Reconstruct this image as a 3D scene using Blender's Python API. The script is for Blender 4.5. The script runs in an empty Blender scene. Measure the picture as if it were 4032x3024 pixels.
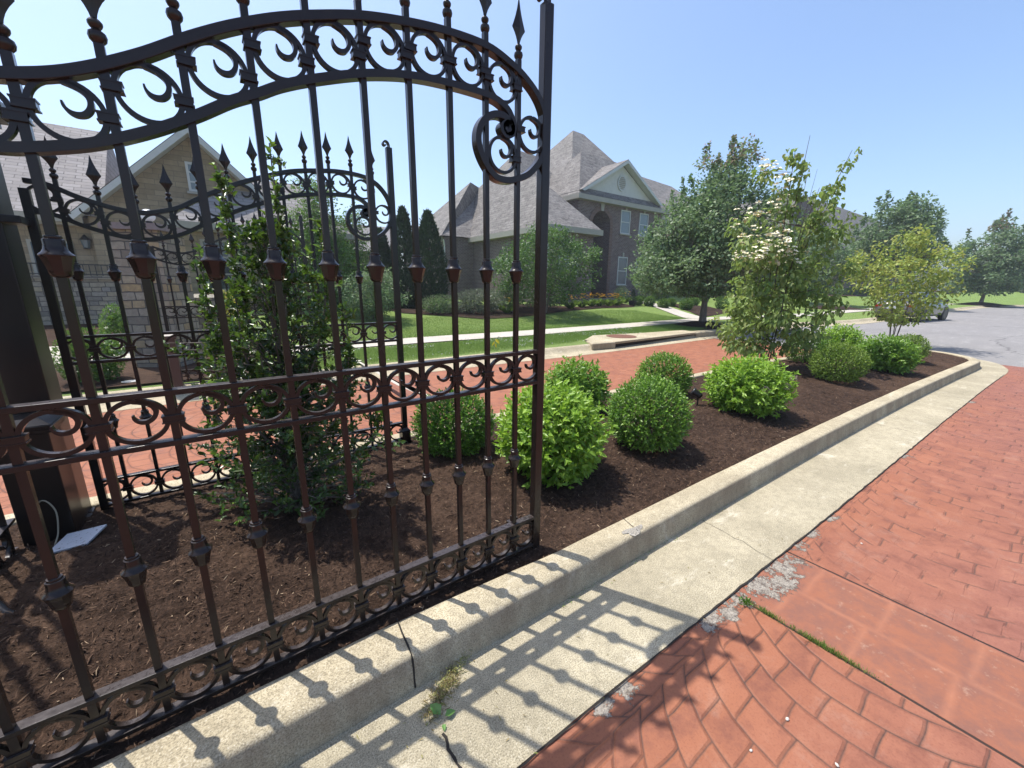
import bpy, bmesh, math, random
import numpy as np
from mathutils import Vector, Matrix
R_ = math.radians
SC = bpy.context.scene
COL = SC.collection

# ------------------------------------------------------------------ camera, sky, sun, exposure
cam_d = bpy.data.cameras.new('camera')
cam = bpy.data.objects.new('camera', cam_d)
COL.objects.link(cam)
SC.camera = cam
F_PX, PITCH, ROLL, YAW = 401.8, R_(13.62), R_(.45), R_(53.93)
cam_d.sensor_fit = 'HORIZONTAL'
cam_d.sensor_width = 36.0
cam_d.lens = 36.0 * F_PX / 1024.0
cam_d.clip_start = .05
cam_d.clip_end = 3000
fw = Vector((math.cos(YAW) * math.cos(PITCH), math.sin(YAW) * math.cos(PITCH), -math.sin(PITCH)))
rt = Vector((math.sin(YAW), -math.cos(YAW), 0))
up = rt.cross(fw)
r2 = rt * math.cos(ROLL) + up * math.sin(ROLL)
u2 = up * math.cos(ROLL) - rt * math.sin(ROLL)
mw = Matrix.Identity(4)
for i in range(3):
    mw[i][0], mw[i][1], mw[i][2] = r2[i], u2[i], -fw[i]
mw.translation = Vector((0, 0, 1.56))
cam.matrix_world = mw
SC.render.resolution_x, SC.render.resolution_y = 1024, 768

SUN_TO = Vector((-.183, .362, 1.0)).normalized()
SUN_EL = math.asin(SUN_TO.z)
world = bpy.data.worlds.new('World')
SC.world = world
world.use_nodes = True
wn = world.node_tree
bg = wn.nodes['Background']
sky = wn.nodes.new('ShaderNodeTexSky')
sky.sky_type = 'NISHITA'
sky.sun_disc = False
sky.sun_elevation = SUN_EL
sky.sun_rotation = math.atan2(SUN_TO.x, SUN_TO.y)
sky.air_density = 1.0
sky.dust_density = 2.2
sky.ozone_density = 4.5
wn.links.new(sky.outputs[0], bg.inputs[0])
bg.inputs[1].default_value = .15
sun_d = bpy.data.lights.new('sun', 'SUN')
sun_d.energy = 3.7
sun_d.angle = R_(.55)
sun_d.color = (1, .955, .88)
sun = bpy.data.objects.new('sun', sun_d)
COL.objects.link(sun)
sun.rotation_euler = (-SUN_TO).to_track_quat('-Z', 'Y').to_euler()
SC.view_settings.view_transform = 'Standard'
SC.view_settings.look = 'None'
SC.view_settings.gamma = 1
SC.view_settings.exposure = 0.76
SC.render.engine = 'CYCLES'

rng = np.random.default_rng(7)
random.seed(7)

# ------------------------------------------------------------------ node helper
class NT:
    def __init__(s, name, rough=.6, spec=.5, metallic=0.0):
        s.m = bpy.data.materials.new(name)
        s.m.use_nodes = True
        s.t = s.m.node_tree
        s.b = s.t.nodes['Principled BSDF']
        s.out = s.t.nodes['Material Output']
        s.b.inputs['Roughness'].default_value = rough
        s.b.inputs['Specular IOR Level'].default_value = spec
        s.b.inputs['Metallic'].default_value = metallic
        s._c = None
    def put(s, sock, v):
        if isinstance(v, bpy.types.NodeSocket): s.t.links.new(v, sock)
        elif isinstance(v, (tuple, list)) and len(v) == 3 and sock.type == 'RGBA': sock.default_value = (*v, 1)
        else: sock.default_value = v
    def node(s, typ, outi=0, **kw):
        n = s.t.nodes.new(typ)
        ins = kw.pop('ins', {})
        for k, v in kw.items(): setattr(n, k, v)
        for k, v in ins.items(): s.put(n.inputs[k], v)
        return n.outputs[outi]
    def co(s):
        if s._c is None: s._c = s.node('ShaderNodeTexCoord', 3)
        return s._c
    def geo(s):
        return s.node('ShaderNodeNewGeometry', 0)
    def mth(s, op, a, b=0.0, c=0.0, clamp=False):
        n = s.t.nodes.new('ShaderNodeMath'); n.operation = op; n.use_clamp = clamp
        s.put(n.inputs[0], a); s.put(n.inputs[1], b); s.put(n.inputs[2], c)
        return n.outputs[0]
    def noise(s, scale, detail=3, rough=.5, vec=None, dist=0.0, color=False):
        return s.node('ShaderNodeTexNoise', 1 if color else 0, ins={'Vector': vec if vec is not None else s.geo(), 'Scale': scale, 'Detail': detail, 'Roughness': rough, 'Distortion': dist})
    def voro(s, scale, vec=None, feature='F1', out=0, rand=1.0):
        return s.node('ShaderNodeTexVoronoi', out, feature=feature, ins={'Vector': vec if vec is not None else s.geo(), 'Scale': scale, 'Randomness': rand})
    def ramp(s, fac, stops, interp='LINEAR'):
        n = s.t.nodes.new('ShaderNodeValToRGB'); cr = n.color_ramp; cr.interpolation = interp
        while len(cr.elements) < len(stops): cr.elements.new(.5)
        for e, (p, c) in zip(cr.elements, stops):
            e.position = p; e.color = (c, c, c, 1) if isinstance(c, (int, float)) else (*c, 1)
        s.put(n.inputs[0], fac)
        return n.outputs[0]
    def mix(s, f, a, b, mode='MIX'):
        n = s.t.nodes.new('ShaderNodeMix'); n.data_type = 'RGBA'; n.blend_type = mode
        s.put(n.inputs[0], f); s.put(n.inputs[6], a); s.put(n.inputs[7], b)
        return n.outputs[2]
    def sep(s, v):
        n = s.t.nodes.new('ShaderNodeSeparateXYZ'); s.put(n.inputs[0], v); return n.outputs
    def comb(s, x, y, z=0.0):
        return s.node('ShaderNodeCombineXYZ', ins={0: x, 1: y, 2: z})
    def mapping(s, v, scale=(1, 1, 1), loc=(0, 0, 0), rot=(0, 0, 0)):
        return s.node('ShaderNodeMapping', ins={'Vector': v, 'Scale': scale, 'Location': loc, 'Rotation': rot})
    def attr(s, name):
        return s.node('ShaderNodeAttribute', 2, attribute_name=name)
    def bump(s, h, strength=.5, dist=.01):
        n = s.t.nodes.new('ShaderNodeBump'); s.put(n.inputs['Height'], h)
        n.inputs['Strength'].default_value = strength; n.inputs['Distance'].default_value = dist
        if s.b.inputs['Normal'].links: s.t.links.new(s.b.inputs['Normal'].links[0].from_socket, n.inputs['Normal'])
        s.t.links.new(n.outputs[0], s.b.inputs['Normal'])
    def base(s, v): s.put(s.b.inputs['Base Color'], v); return s
    def rough(s, v): s.put(s.b.inputs['Roughness'], v); return s
    def transl(s, col, fac=.35):
        tr = s.t.nodes.new('ShaderNodeBsdfTranslucent'); s.put(tr.inputs[0], col)
        mx = s.t.nodes.new('ShaderNodeMixShader'); s.put(mx.inputs[0], fac)
        s.t.links.new(s.b.outputs[0], mx.inputs[1]); s.t.links.new(tr.outputs[0], mx.inputs[2])
        s.t.links.new(mx.outputs[0], s.out.inputs[0]); return s

def plain(name, col, rough=.5, spec=.5, metallic=0.0, var=.12, sc=6, bump=0.0):
    n = NT(name, rough, spec, metallic)
    a = n.noise(sc, 4, .6)
    n.base(n.mix(a, tuple(c * (1 - var) for c in col), tuple(min(1, c * (1 + var)) for c in col)))
    if bump: n.bump(n.noise(sc * 12, 4, .6), bump, .004)
    return n.m

# ------------------------------------------------------------------ object helpers
def tag(o, label=None, cat=None, group=None, kind=None):
    if label: o['label'] = label
    if cat: o['category'] = cat
    if group: o['group'] = group
    if kind: o['kind'] = kind
    return o
def thing(name, label, cat, loc=(0, 0, 0), rz=0.0, group=None):
    o = bpy.data.objects.new(name, None); COL.objects.link(o)
    o.empty_display_size = .1
    o.location = loc; o.rotation_euler = (0, 0, rz)
    return tag(o, label, cat, group)
def link(name, me, mat, parent=None, smooth=False):
    o = bpy.data.objects.new(name, me); COL.objects.link(o)
    if mat is not None:
        mats = mat if isinstance(mat, (list, tuple)) else [mat]
        if not me.materials:
            for m in mats: me.materials.append(m)
    if smooth and len(me.polygons): me.polygons.foreach_set('use_smooth', [True] * len(me.polygons))
    if parent is not None: o.parent = parent
    return o
def nmesh(name, V, F, attr=None):
    """fast mesh from numpy arrays; F is (n,k)"""
    V = np.asarray(V, np.float32); F = np.asarray(F, np.int32)
    me = bpy.data.meshes.new(name)
    me.vertices.add(len(V)); me.vertices.foreach_set('co', V.ravel())
    k = F.shape[1]
    me.loops.add(F.size); me.loops.foreach_set('vertex_index', F.ravel())
    me.polygons.add(len(F)); me.polygons.foreach_set('loop_start', np.arange(0, F.size, k, dtype=np.int32))
    try: me.polygons.foreach_set('loop_total', np.full(len(F), k, np.int32))
    except Exception: pass
    if attr is not None:
        a = me.attributes.new('v', 'FLOAT', 'POINT'); a.data.foreach_set('value', np.asarray(attr, np.float32))
    me.update(calc_edges=True); me.validate()
    return me
class MB:
    def __init__(s): s.v = []; s.f = []
    def add(s, V, F):
        b = len(s.v); s.v += [tuple(p) for p in V]; s.f += [tuple(i + b for i in f) for f in F]; return s
    def box(s, x0, x1, y0, y1, z0, z1):
        return s.add([(x0, y0, z0), (x1, y0, z0), (x1, y1, z0), (x0, y1, z0), (x0, y0, z1), (x1, y0, z1), (x1, y1, z1), (x0, y1, z1)],
                     [(0, 3, 2, 1), (4, 5, 6, 7), (0, 1, 5, 4), (1, 2, 6, 5), (2, 3, 7, 6), (3, 0, 4, 7)])
    def lathe(s, prof, n=16, c=(0, 0, 0), ph=0.0, sx=1.0, sy=1.0):
        V = []; F = []
        for r, z in prof:
            for k in range(n):
                a = 2 * math.pi * k / n + ph
                V.append((c[0] + r * math.cos(a) * sx, c[1] + r * math.sin(a) * sy, c[2] + z))
        m = len(prof)
        for i in range(m - 1):
            for k in range(n):
                F.append((i * n + k, i * n + (k + 1) % n, (i + 1) * n + (k + 1) % n, (i + 1) * n + k))
        F.append(tuple(range(n))[::-1]); F.append(tuple((m - 1) * n + k for k in range(n)))
        return s.add(V, F)
    def tube(s, pts, rad, n=8):
        pts = [Vector(p) for p in pts]; m = len(pts)
        if not hasattr(rad, '__len__'): rad = [rad] * m
        V = []; F = []; u = None
        for i, p in enumerate(pts):
            t = (pts[min(i + 1, m - 1)] - pts[max(i - 1, 0)]).normalized()
            if u is None: u = t.orthogonal().normalized()
            else: u = (u - t * u.dot(t)).normalized()
            w = t.cross(u)
            for k in range(n):
                a = 2 * math.pi * k / n
                V.append(p + (u * math.cos(a) + w * math.sin(a)) * rad[i])
        for i in range(m - 1):
            for k in range(n):
                F.append((i * n + k, i * n + (k + 1) % n, (i + 1) * n + (k + 1) % n, (i + 1) * n + k))
        F.append(tuple(range(n))[::-1]); F.append(tuple((m - 1) * n + k for k in range(n)))
        return s.add(V, F)
    def flat(s, path, t, d, y=0.0):
        """flat bar of thickness t swept along a path in the XZ plane, depth d along Y"""
        m = len(path); P = np.array(path, float)
        if not hasattr(t, '__len__'): t = [t] * m
        V = []
        for i in range(m):
            a = P[min(i + 1, m - 1)] - P[max(i - 1, 0)]; a /= (np.linalg.norm(a) + 1e-9)
            nx, nz = -a[1], a[0]; h = t[i] / 2
            for (sg, yy) in ((1, -d / 2), (1, d / 2), (-1, d / 2), (-1, -d / 2)):
                V.append((P[i][0] + nx * h * sg, y + yy, P[i][1] + nz * h * sg))
        F = []
        for i in range(m - 1):
            for k in range(4): F.append((i * 4 + k, (i + 1) * 4 + k, (i + 1) * 4 + (k + 1) % 4, i * 4 + (k + 1) % 4))
        F.append((0, 1, 2, 3)); b = (m - 1) * 4; F.append((b + 3, b + 2, b + 1, b))
        return s.add(V, F)
    def prism(s, poly, z0, z1):
        n = len(poly)
        V = [(x, y, z0) for x, y in poly] + [(x, y, z1) for x, y in poly]
        F = [tuple(range(n))[::-1], tuple(range(n, 2 * n))] + [(i, (i + 1) % n, n + (i + 1) % n, n + i) for i in range(n)]
        return s.add(V, F)
    def ico(s, c, r, sub=2, sc=(1, 1, 1)):
        bm = bmesh.new(); bmesh.ops.create_icosphere(bm, subdivisions=sub, radius=r)
        V = [(c[0] + v.co.x * sc[0], c[1] + v.co.y * sc[1], c[2] + v.co.z * sc[2]) for v in bm.verts]
        F = [tuple(v.index for v in f.verts) for f in bm.faces]; bm.free()
        return s.add(V, F)
    def mesh(s, name='mesh'):
        me = bpy.data.meshes.new(name); me.from_pydata(s.v, [], s.f)
        bm = bmesh.new(); bm.from_mesh(me); bmesh.ops.recalc_face_normals(bm, faces=bm.faces); bm.to_mesh(me); bm.free()
        me.update(); return me
    def build(s, name, mat, parent=None, smooth=False, bevel=0.0):
        o = link(name, s.mesh(name), mat, parent, smooth)
        if bevel:
            b = o.modifiers.new('bevel', 'BEVEL'); b.width = bevel; b.segments = 2; b.limit_method = 'ANGLE'; b.angle_limit = R_(40)
        return o
def cr(pts, n=8):
    """Catmull-Rom through points"""
    P = [np.array(p, float) for p in pts]; P = [2 * P[0] - P[1]] + P + [2 * P[-1] - P[-2]]; out = []
    for i in range(1, len(P) - 2):
        for k in range(n):
            t = k / n; a, b, c, d = P[i - 1:i + 3]
            out.append(.5 * ((2 * b) + (c - a) * t + (2 * a - 5 * b + 4 * c - d) * t * t + (3 * b - a - 3 * c + d) * t ** 3))
    out.append(P[-2]); return out
def vnoise(x, y, seed=0):
    """value noise on arrays"""
    xi = np.floor(x).astype(int); yi = np.floor(y).astype(int); fx = x - xi; fy = y - yi
    fx = fx * fx * (3 - 2 * fx); fy = fy * fy * (3 - 2 * fy)
    def h(a, b):
        v = np.sin(a * 127.1 + b * 311.7 + seed * 74.7) * 43758.5453
        return v - np.floor(v)
    return (h(xi, yi) * (1 - fx) + h(xi + 1, yi) * fx) * (1 - fy) + (h(xi, yi + 1) * (1 - fx) + h(xi + 1, yi + 1) * fx) * fy
def fbm(x, y, o=4, seed=0):
    s = 0; a = .5
    for k in range(o): s = s + a * (vnoise(x * 2 ** k, y * 2 ** k, seed + k) - .5); a *= .5
    return s

# ------------------------------------------------------------------ materials
def m_concrete(name, c0=(.36, .305, .205), c1=(.54, .465, .32), speck=1.0):
    n = NT(name, .9, .25)
    big = n.noise(1.7, 5, .65); fine = n.noise(190, 2, .6); mid = n.noise(22, 4, .6)
    c = n.mix(n.ramp(big, [(.35, 0.0), (.68, 1.0)]), c0, c1)
    c = n.mix(n.mth('MULTIPLY', n.ramp(mid, [(.35, 1.0), (.55, 0.0)]), .35), c, tuple(v * .6 for v in c0))
    c = n.mix(n.ramp(fine, [(.36, .75 * speck), (.52, 0.0)]), c, tuple(v * .45 for v in c0))
    c = n.mix(n.ramp(fine, [(.58, 0.0), (.74, .6 * speck)]), c, (.62, .58, .49))
    # wide pale scuffs
    sc = n.noise(2.6, 6, .75, vec=n.mapping(n.geo(), (1.0, 2.2, 1)), dist=.6)
    c = n.mix(n.ramp(sc, [(.58, 0.0), (.7, .55)]), c, (.60, .55, .44))
    # dark spots of grime
    gr = n.voro(9.0); c = n.mix(n.ramp(gr, [(.0, .7), (.055, 0.0)]), c, (.10, .085, .06))
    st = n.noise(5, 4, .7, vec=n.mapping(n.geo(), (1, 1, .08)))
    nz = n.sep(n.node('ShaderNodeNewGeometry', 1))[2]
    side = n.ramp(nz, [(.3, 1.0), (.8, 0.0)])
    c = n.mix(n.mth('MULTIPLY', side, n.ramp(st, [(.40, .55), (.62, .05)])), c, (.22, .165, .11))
    n.base(c); n.bump(fine, .5, .002); n.bump(mid, .3, .006)
    return n.m
def fan_pattern(n, W=.92, Y0=.25, RR=.56, ROW=.148, LEN=.165, jit=.0):
    """segmental arc stone setting: returns (joint distance, random value per stone)"""
    g = n.geo(); wob = n.noise(5, 2, .5, color=True)
    gw = n.node('ShaderNodeVectorMath', operation='MULTIPLY_ADD', ins={0: wob, 1: (.03, .03, 0), 2: g})
    x, y, z = n.sep(gw)[:3]
    yc = n.mth('SUBTRACT', y, Y0 - .015)
    cidx = n.mth('ROUND', n.mth('DIVIDE', yc, W))
    dy = n.mth('SUBTRACT', yc, n.mth('MULTIPLY', cidx, W))
    cy = n.mth('SUBTRACT', RR, n.mth('SQRT', n.mth('SUBTRACT', RR * RR, n.mth('MULTIPLY', dy, dy))))
    u = n.mth('SUBTRACT', x, cy)
    u = n.mth('DIVIDE', n.mth('ADD', u, n.mth('MULTIPLY', n.mth('FLOORED_MODULO', cidx, 2.0), ROW * .5)), ROW)
    row = n.mth('FLOOR', u); fu = n.mth('SUBTRACT', u, row)
    s = n.mth('MULTIPLY', n.mth('ARCSINE', n.mth('DIVIDE', dy, RR)), RR / LEN)
    s = n.mth('ADD', s, n.mth('MULTIPLY', n.mth('FLOORED_MODULO', row, 2.0), .5))
    wn_ = n.node('ShaderNodeTexWhiteNoise', 0, noise_dimensions='2D', ins={'Vector': n.comb(row, cidx)})
    s = n.mth('ADD', s, n.mth('MULTIPLY', wn_, .3))
    cell = n.mth('FLOOR', s); fs = n.mth('SUBTRACT', s, cell)
    du = n.mth('MULTIPLY', n.mth('MINIMUM', fu, n.mth('SUBTRACT', 1.0, fu)), ROW)
    ds = n.mth('MULTIPLY', n.mth('MINIMUM', fs, n.mth('SUBTRACT', 1.0, fs)), LEN)
    dc = n.mth('SUBTRACT', W / 2, n.mth('ABSOLUTE', dy))
    d = n.mth('SMOOTH_MIN', n.mth('SMOOTH_MIN', du, ds, .012), n.mth('ADD', dc, .004), .012)
    r = n.node('ShaderNodeTexWhiteNoise', 0, noise_dimensions='3D', ins={'Vector': n.comb(row, cell, cidx)})
    return d, r, x, y
SPALL = [(1.02, .77, .05), (1.13, .76, .045), (1.75, .745, .085), (1.86, .72, .07), (1.98, .72, .07), (2.18, .70, .11), (2.30, .655, .09), (2.42, .69, .10),
         (2.56, .68, .06), (2.75, .73, .05), (2.95, .72, .05), (3.3, .715, .06), (5.2, .69, .06), (8.6, .62, .07), (3.0, .72, .04)]
def m_brick(name):
    n = NT(name, .78, .35)
    d, r, x, y = fan_pattern(n)
    g = n.geo()
    # soldier band between the two sawn joints
    bx = n.mth('DIVIDE', n.mth('SUBTRACT', x, 2.0), .315); by = n.mth('DIVIDE', y, .30)
    fbx = n.mth('FRACT', bx); fby = n.mth('FRACT', n.mth('ADD', by, n.mth('MULTIPLY', n.mth('FLOOR', bx), .12)))
    db = n.mth('MULTIPLY', n.mth('MINIMUM', n.mth('MINIMUM', fbx, n.mth('SUBTRACT', 1.0, fbx)), n.mth('MINIMUM', fby, n.mth('SUBTRACT', 1.0, fby))), .3)
    inb = n.mth('MULTIPLY', n.mth('GREATER_THAN', x, 2.0), n.mth('LESS_THAN', x, 2.63))
    dj = n.mth('MINIMUM', n.mth('ABSOLUTE', n.mth('SUBTRACT', n.sep(g)[0], 2.0)), n.mth('ABSOLUTE', n.mth('SUBTRACT', n.sep(g)[0], 2.63)))
    stone = n.mix(n.mth('ADD', n.mth('MULTIPLY', r, .38), n.mth('MULTIPLY', n.noise(2.4, 4, .6), .5)), (.235, .084, .043), (.335, .130, .068))
    big = n.noise(.55, 4, .6); mid = n.noise(6, 6, .7); fine = n.noise(120, 3, .6)
    # release-agent bloom: purple-grey drifts towards the middle of the road
    yy = n.mth('ADD', n.mth('MULTIPLY', n.sep(g)[1], -.75), n.mth('MULTIPLY', n.sep(g)[0], .06))
    drift = n.ramp(n.mth('ADD', n.mth('MULTIPLY', big, .9), n.mth('MULTIPLY', yy, .35)), [(.28, 0.0), (.75, .75)])
    stone = n.mix(drift, stone, n.mix(mid, (.17, .070, .056), (.255, .108, .085)))
    stone = n.mix(n.ramp(mid, [(.34, .65), (.50, 0.0)]), stone, (.15, .053, .034))
    stone = n.mix(n.ramp(mid, [(.54, 0.0), (.72, .5)]), stone, (.36, .165, .10))
    stone = n.mix(n.ramp(n.noise(3.1, 6, .8), [(.55, 0.0), (.72, .3)]), stone, (.33, .24, .19))
    stone = n.mix(n.ramp(fine, [(.3, .35), (.5, 0.0)]), stone, (.14, .04, .025))
    jd = n.ramp(n.mth('ADD', d, n.mth('MULTIPLY', n.mth('SUBTRACT', n.noise(22, 4, .7), .5), .004)), [(0.0, 1.0), (.0022, .9), (.0048, 0.0)])
    jcol = n.mix(n.noise(30, 3, .6), (.035, .018, .014), (.11, .062, .045))
    # the bloom hides some of the joints
    fade = n.ramp(n.noise(1.3, 3, .6), [(.42, 1.0), (.62, .35)])
    far_ = n.ramp(n.mth('DIVIDE', n.sep(g)[0], 10.0), [(.262, 0.0), (.265, 1.0)])
    dash = n.ramp(n.noise(5.5, 3, .6), [(.50, .07), (.56, .9)])
    fade = n.mth('ADD', n.mth('MULTIPLY', fade, n.mth('SUBTRACT', 1.0, far_)), n.mth('MULTIPLY', dash, far_))
    col = n.mix(n.mth('MULTIPLY', jd, fade), stone, jcol)
    bjoint = n.ramp(n.mth('ADD', db, n.mth('MULTIPLY', n.mth('SUBTRACT', mid, .5), .03)), [(0.0, .8), (.022, 0.0)])
    bandc = n.mix(n.ramp(n.noise(9, 6, .75), [(.4, 0.0), (.6, .6)]), n.mix(mid, (.215, .078, .043), (.30, .116, .064)), (.16, .076, .058))
    bandc = n.mix(n.ramp(n.noise(14, 5, .8), [(.58, 0.0), (.7, .5)]), bandc, (.40, .27, .19))
    bandc = n.mix(n.mth('MULTIPLY', bjoint, n.ramp(n.noise(4, 4, .7), [(.35, .25), (.6, .9)])), bandc, (.33, .135, .075))
    col = n.mix(inb, col, bandc)
    saw = n.ramp(n.mth('ADD', dj, n.mth('MULTIPLY', n.mth('SUBTRACT', n.noise(40, 2), .5), .003)), [(0.0, 1.0), (.0042, 1.0), (.007, 0.0)])
    col = n.mix(saw, col, (.035, .02, .014))
    # spalled bare aggregate along the gutter
    px, py, pz = n.sep(g)[:3]
    sp = None
    nz = n.mth('MULTIPLY', n.mth('SUBTRACT', n.noise(14, 6, .8), .5), .46)
    for (sx, sy, sr) in SPALL:
        dd = n.mth('SQRT', n.mth('ADD', n.mth('POWER', n.mth('ABSOLUTE', n.mth('SUBTRACT', px, sx)), 2.0), n.mth('POWER', n.mth('MULTIPLY', n.mth('ABSOLUTE', n.mth('SUBTRACT', py, sy)), 1.25), 2.0)))
        k = n.mth('SUBTRACT', sr * .86, dd)
        sp = k if sp is None else n.mth('MAXIMUM', sp, k)
    spm = n.ramp(n.mth('ADD', n.mth('ADD', sp, nz), .5), [(.497, 0.0), (.507, 1.0)])
    agg = n.voro(130); agc = n.mix(n.voro(130, out=1), (.12, .10, .08), (.44, .40, .34))
    agc = n.mix(n.noise(12, 4, .7), agc, (.29, .25, .20)); agc = n.mix(n.ramp(n.noise(26, 5, .8), [(.40, .85), (.52, 0.0)]), agc, (.09, .07, .055))
    col = n.mix(spm, col, agc)
    # bits of pale grit
    gv = n.voro(5.5, rand=1.0); grit = n.ramp(n.mth('ADD', gv, n.mth('MULTIPLY', n.noise(60, 2), .02)), [(.018, 1.0), (.026, 0.0)])
    col = n.mix(n.mth('MULTIPLY', grit, .8), col, (.6, .55, .5))
    n.base(col)
    h = n.mth('MAXIMUM', n.ramp(d, [(0.0, 0.0), (.006, .35), (.012, 1.0)]), n.mth('MULTIPLY', n.mth('MULTIPLY', far_, n.mth('SUBTRACT', 1.0, dash)), .8))
    h = n.mix(inb, h, 1.0) if False else n.mth('MAXIMUM', h, inb)
    h = n.mth('MULTIPLY', h, n.mth('SUBTRACT', 1.0, n.mth('MULTIPLY', saw, 1.2)))
    h = n.mth('SUBTRACT', h, n.mth('MULTIPLY', spm, n.mth('ADD', .6, agg)))
    n.bump(n.mth('MULTIPLY', mid, 1.0), .25, .01); n.bump(fine, .35, .0015); n.bump(h, .9, .006)
    n.rough(n.ramp(mid, [(.3, .62), (.7, .85)]))
    return n.m
def m_asphalt():
    n = NT('asphalt', .85, .3)
    f = n.noise(160, 2, .6); b = n.noise(.35, 5, .6); p = n.noise(2.2, 5, .7, vec=n.mapping(n.geo(), (.4, 1.6, 1)))
    c = n.mix(b, (.19, .18, .175), (.27, .257, .245))
    c = n.mix(n.ramp(p, [(.5, 0.0), (.7, .5)]), c, (.34, .325, .31))
    c = n.mix(n.ramp(f, [(.35, .5), (.5, 0.0)]), c, (.09, .085, .085))
    # thin cracks, sealed
    g = n.node('ShaderNodeVectorMath', operation='MULTIPLY_ADD', ins={0: n.noise(.8, 4, .6, color=True), 1: (1.6, 1.6, 0), 2: n.geo()})
    v = n.voro(.11, vec=g, feature='DISTANCE_TO_EDGE')
    c = n.mix(n.ramp(v, [(0.0, .75), (.0045, 0.0)]), c, (.06, .055, .055))
    n.base(c); n.bump(f, .4, .003)
    return n.m
def m_grass(name='grass_green', c0=(.12, .19, .024), c1=(.24, .34, .045), stripe=True):
    n = NT(name, .85, .2)
    f = n.noise(38, 4, .75, vec=n.mapping(n.geo(), (1, 1, .3))); m = n.noise(3.2, 5, .65); b = n.noise(.5, 4, .6)
    c = n.mix(n.ramp(f, [(.3, 0.0), (.7, 1.0)]), tuple(v * .62 for v in c0), c1)
    c = n.mix(n.ramp(m, [(.35, .5), (.6, 0.0)]), c, c0)
    c = n.mix(n.ramp(b, [(.4, 0.0), (.7, .4)]), c, (.17, .26, .045))
    if stripe:
        x, y, z = n.sep(n.geo())[:3]
        s = n.mth('SINE', n.mth('MULTIPLY', n.mth('ADD', n.mth('MULTIPLY', x, .35), y), 3.6))
        c = n.mix(n.ramp(s, [(.3, 0.0), (.7, .32)]), c, (.17, .27, .04))
    n.base(c); n.bump(f, 1.0, .05)
    n.t.nodes['Principled BSDF'].inputs['Sheen Weight'].default_value = .15
    return n.m
def m_mulch(name='mulch', k=1.0):
    n = NT(name, .95, .15)
    g = n.geo()
    fib = n.noise(55, 5, .75, vec=n.mapping(g, (1, .35, 1), rot=(0, 0, .6)), dist=1.2)
    fib2 = n.noise(60, 5, .75, vec=n.mapping(g, (.35, 1, 1), rot=(0, 0, .3)), dist=1.4)
    m = n.noise(9, 5, .7); big = n.noise(1.1, 4, .6)
    h = n.mth('MAXIMUM', fib, fib2)
    c = n.ramp(h, [(.38, (.014 * k, .009 * k, .006 * k)), (.56, (.062 * k, .037 * k, .025 * k)), (.72, (.135 * k, .082 * k, .055 * k))])
    c = n.mix(n.ramp(m, [(.3, .6), (.6, 0.0)]), c, (.016 * k, .009 * k, .006 * k))
    # fresher, redder patches close to the gate
    c = n.mix(n.ramp(big, [(.45, 0.0), (.7, .35)]), c, (.14 * k, .085 * k, .055 * k))
    n.base(c); n.bump(m, .9, .03); n.bump(h, 1.0, .014)
    return n.m
def m_leaf(name, cols, rough=.45, tr=.3, tcol=None, spec=.4):
    n = NT(name, rough, spec)
    a = n.attr('v')
    k = len(cols) - 1
    c = n.ramp(a, [(i / k, col) for i, col in enumerate(cols)])
    big = n.noise(4, 3, .6)
    c = n.mix(n.ramp(big, [(.3, 0.0), (.7, .3)]), c, cols[-1])
    n.base(c)
    n.transl(n.mix(.5, c, tcol if tcol else tuple(min(1, v * 1.6) for v in cols[-1])), tr)
    return n.m
def m_bark(name='bark', c0=(.05, .04, .03), c1=(.14, .115, .09)):
    n = NT(name, .9, .2)
    a = n.noise(14, 5, .7, vec=n.mapping(n.geo(), (1, 1, .25)))
    n.base(n.ramp(a, [(.3, c0), (.7, c1)])); n.bump(a, .8, .02)
    return n.m
def m_iron(name='iron_paint', c=(.019, .0135, .011)):
    n = NT(name, .22, .36)
    a = n.noise(30, 5, .7); b = n.noise(3.5, 4, .7)
    col = n.mix(a, tuple(v * .8 for v in c), tuple(v * 1.3 for v in c))
    # dust lying on faces that look up
    nz = n.sep(n.node('ShaderNodeNewGeometry', 1))[2]
    dust = n.mth('MULTIPLY', n.ramp(nz, [(.75, 0.0), (.97, .4)]), n.ramp(n.noise(60, 5, .75), [(.35, .25), (.65, 1.0)]))
    col = n.mix(dust, col, (.12, .10, .098))
    n.base(col)
    n.rough(n.mth('ADD', n.ramp(b, [(.3, .15), (.7, .28)]), n.mth('MULTIPLY', dust, .35)))
    n.bump(a, .12, .002)
    return n.m
def m_roof(name, c0=(.092, .087, .083), c1=(.215, .204, .193)):
    n = NT(name, .9, .2)
    uv = n.node('ShaderNodeUVMap', 0)
    br = n.t.nodes.new('ShaderNodeTexBrick'); n.put(br.inputs['Vector'], uv)
    for k, v in (('Scale', 1.0), ('Brick Width', .42), ('Row Height', .19), ('Mortar Size', .012), ('Bias', 0.0)): br.inputs[k].default_value = v
    br.offset = .37; br.inputs['Color1'].default_value = (*c0, 1); br.inputs['Color2'].default_value = (*c1, 1)
    br.inputs['Mortar'].default_value = (c0[0] * .35, c0[1] * .35, c0[2] * .35, 1)
    ns = n.noise(1.3, 4, .6)
    c = n.mix(n.ramp(n.noise(7, 4, .7), [(.4, 0.0), (.6, .6)]), br.outputs[0], (.27, .245, .225))
    c = n.mix(n.ramp(ns, [(.3, .3), (.6, 0.0)]), c, c0)
    n.base(c); n.bump(br.outputs[1], -.6, .03)
    return n.m
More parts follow.
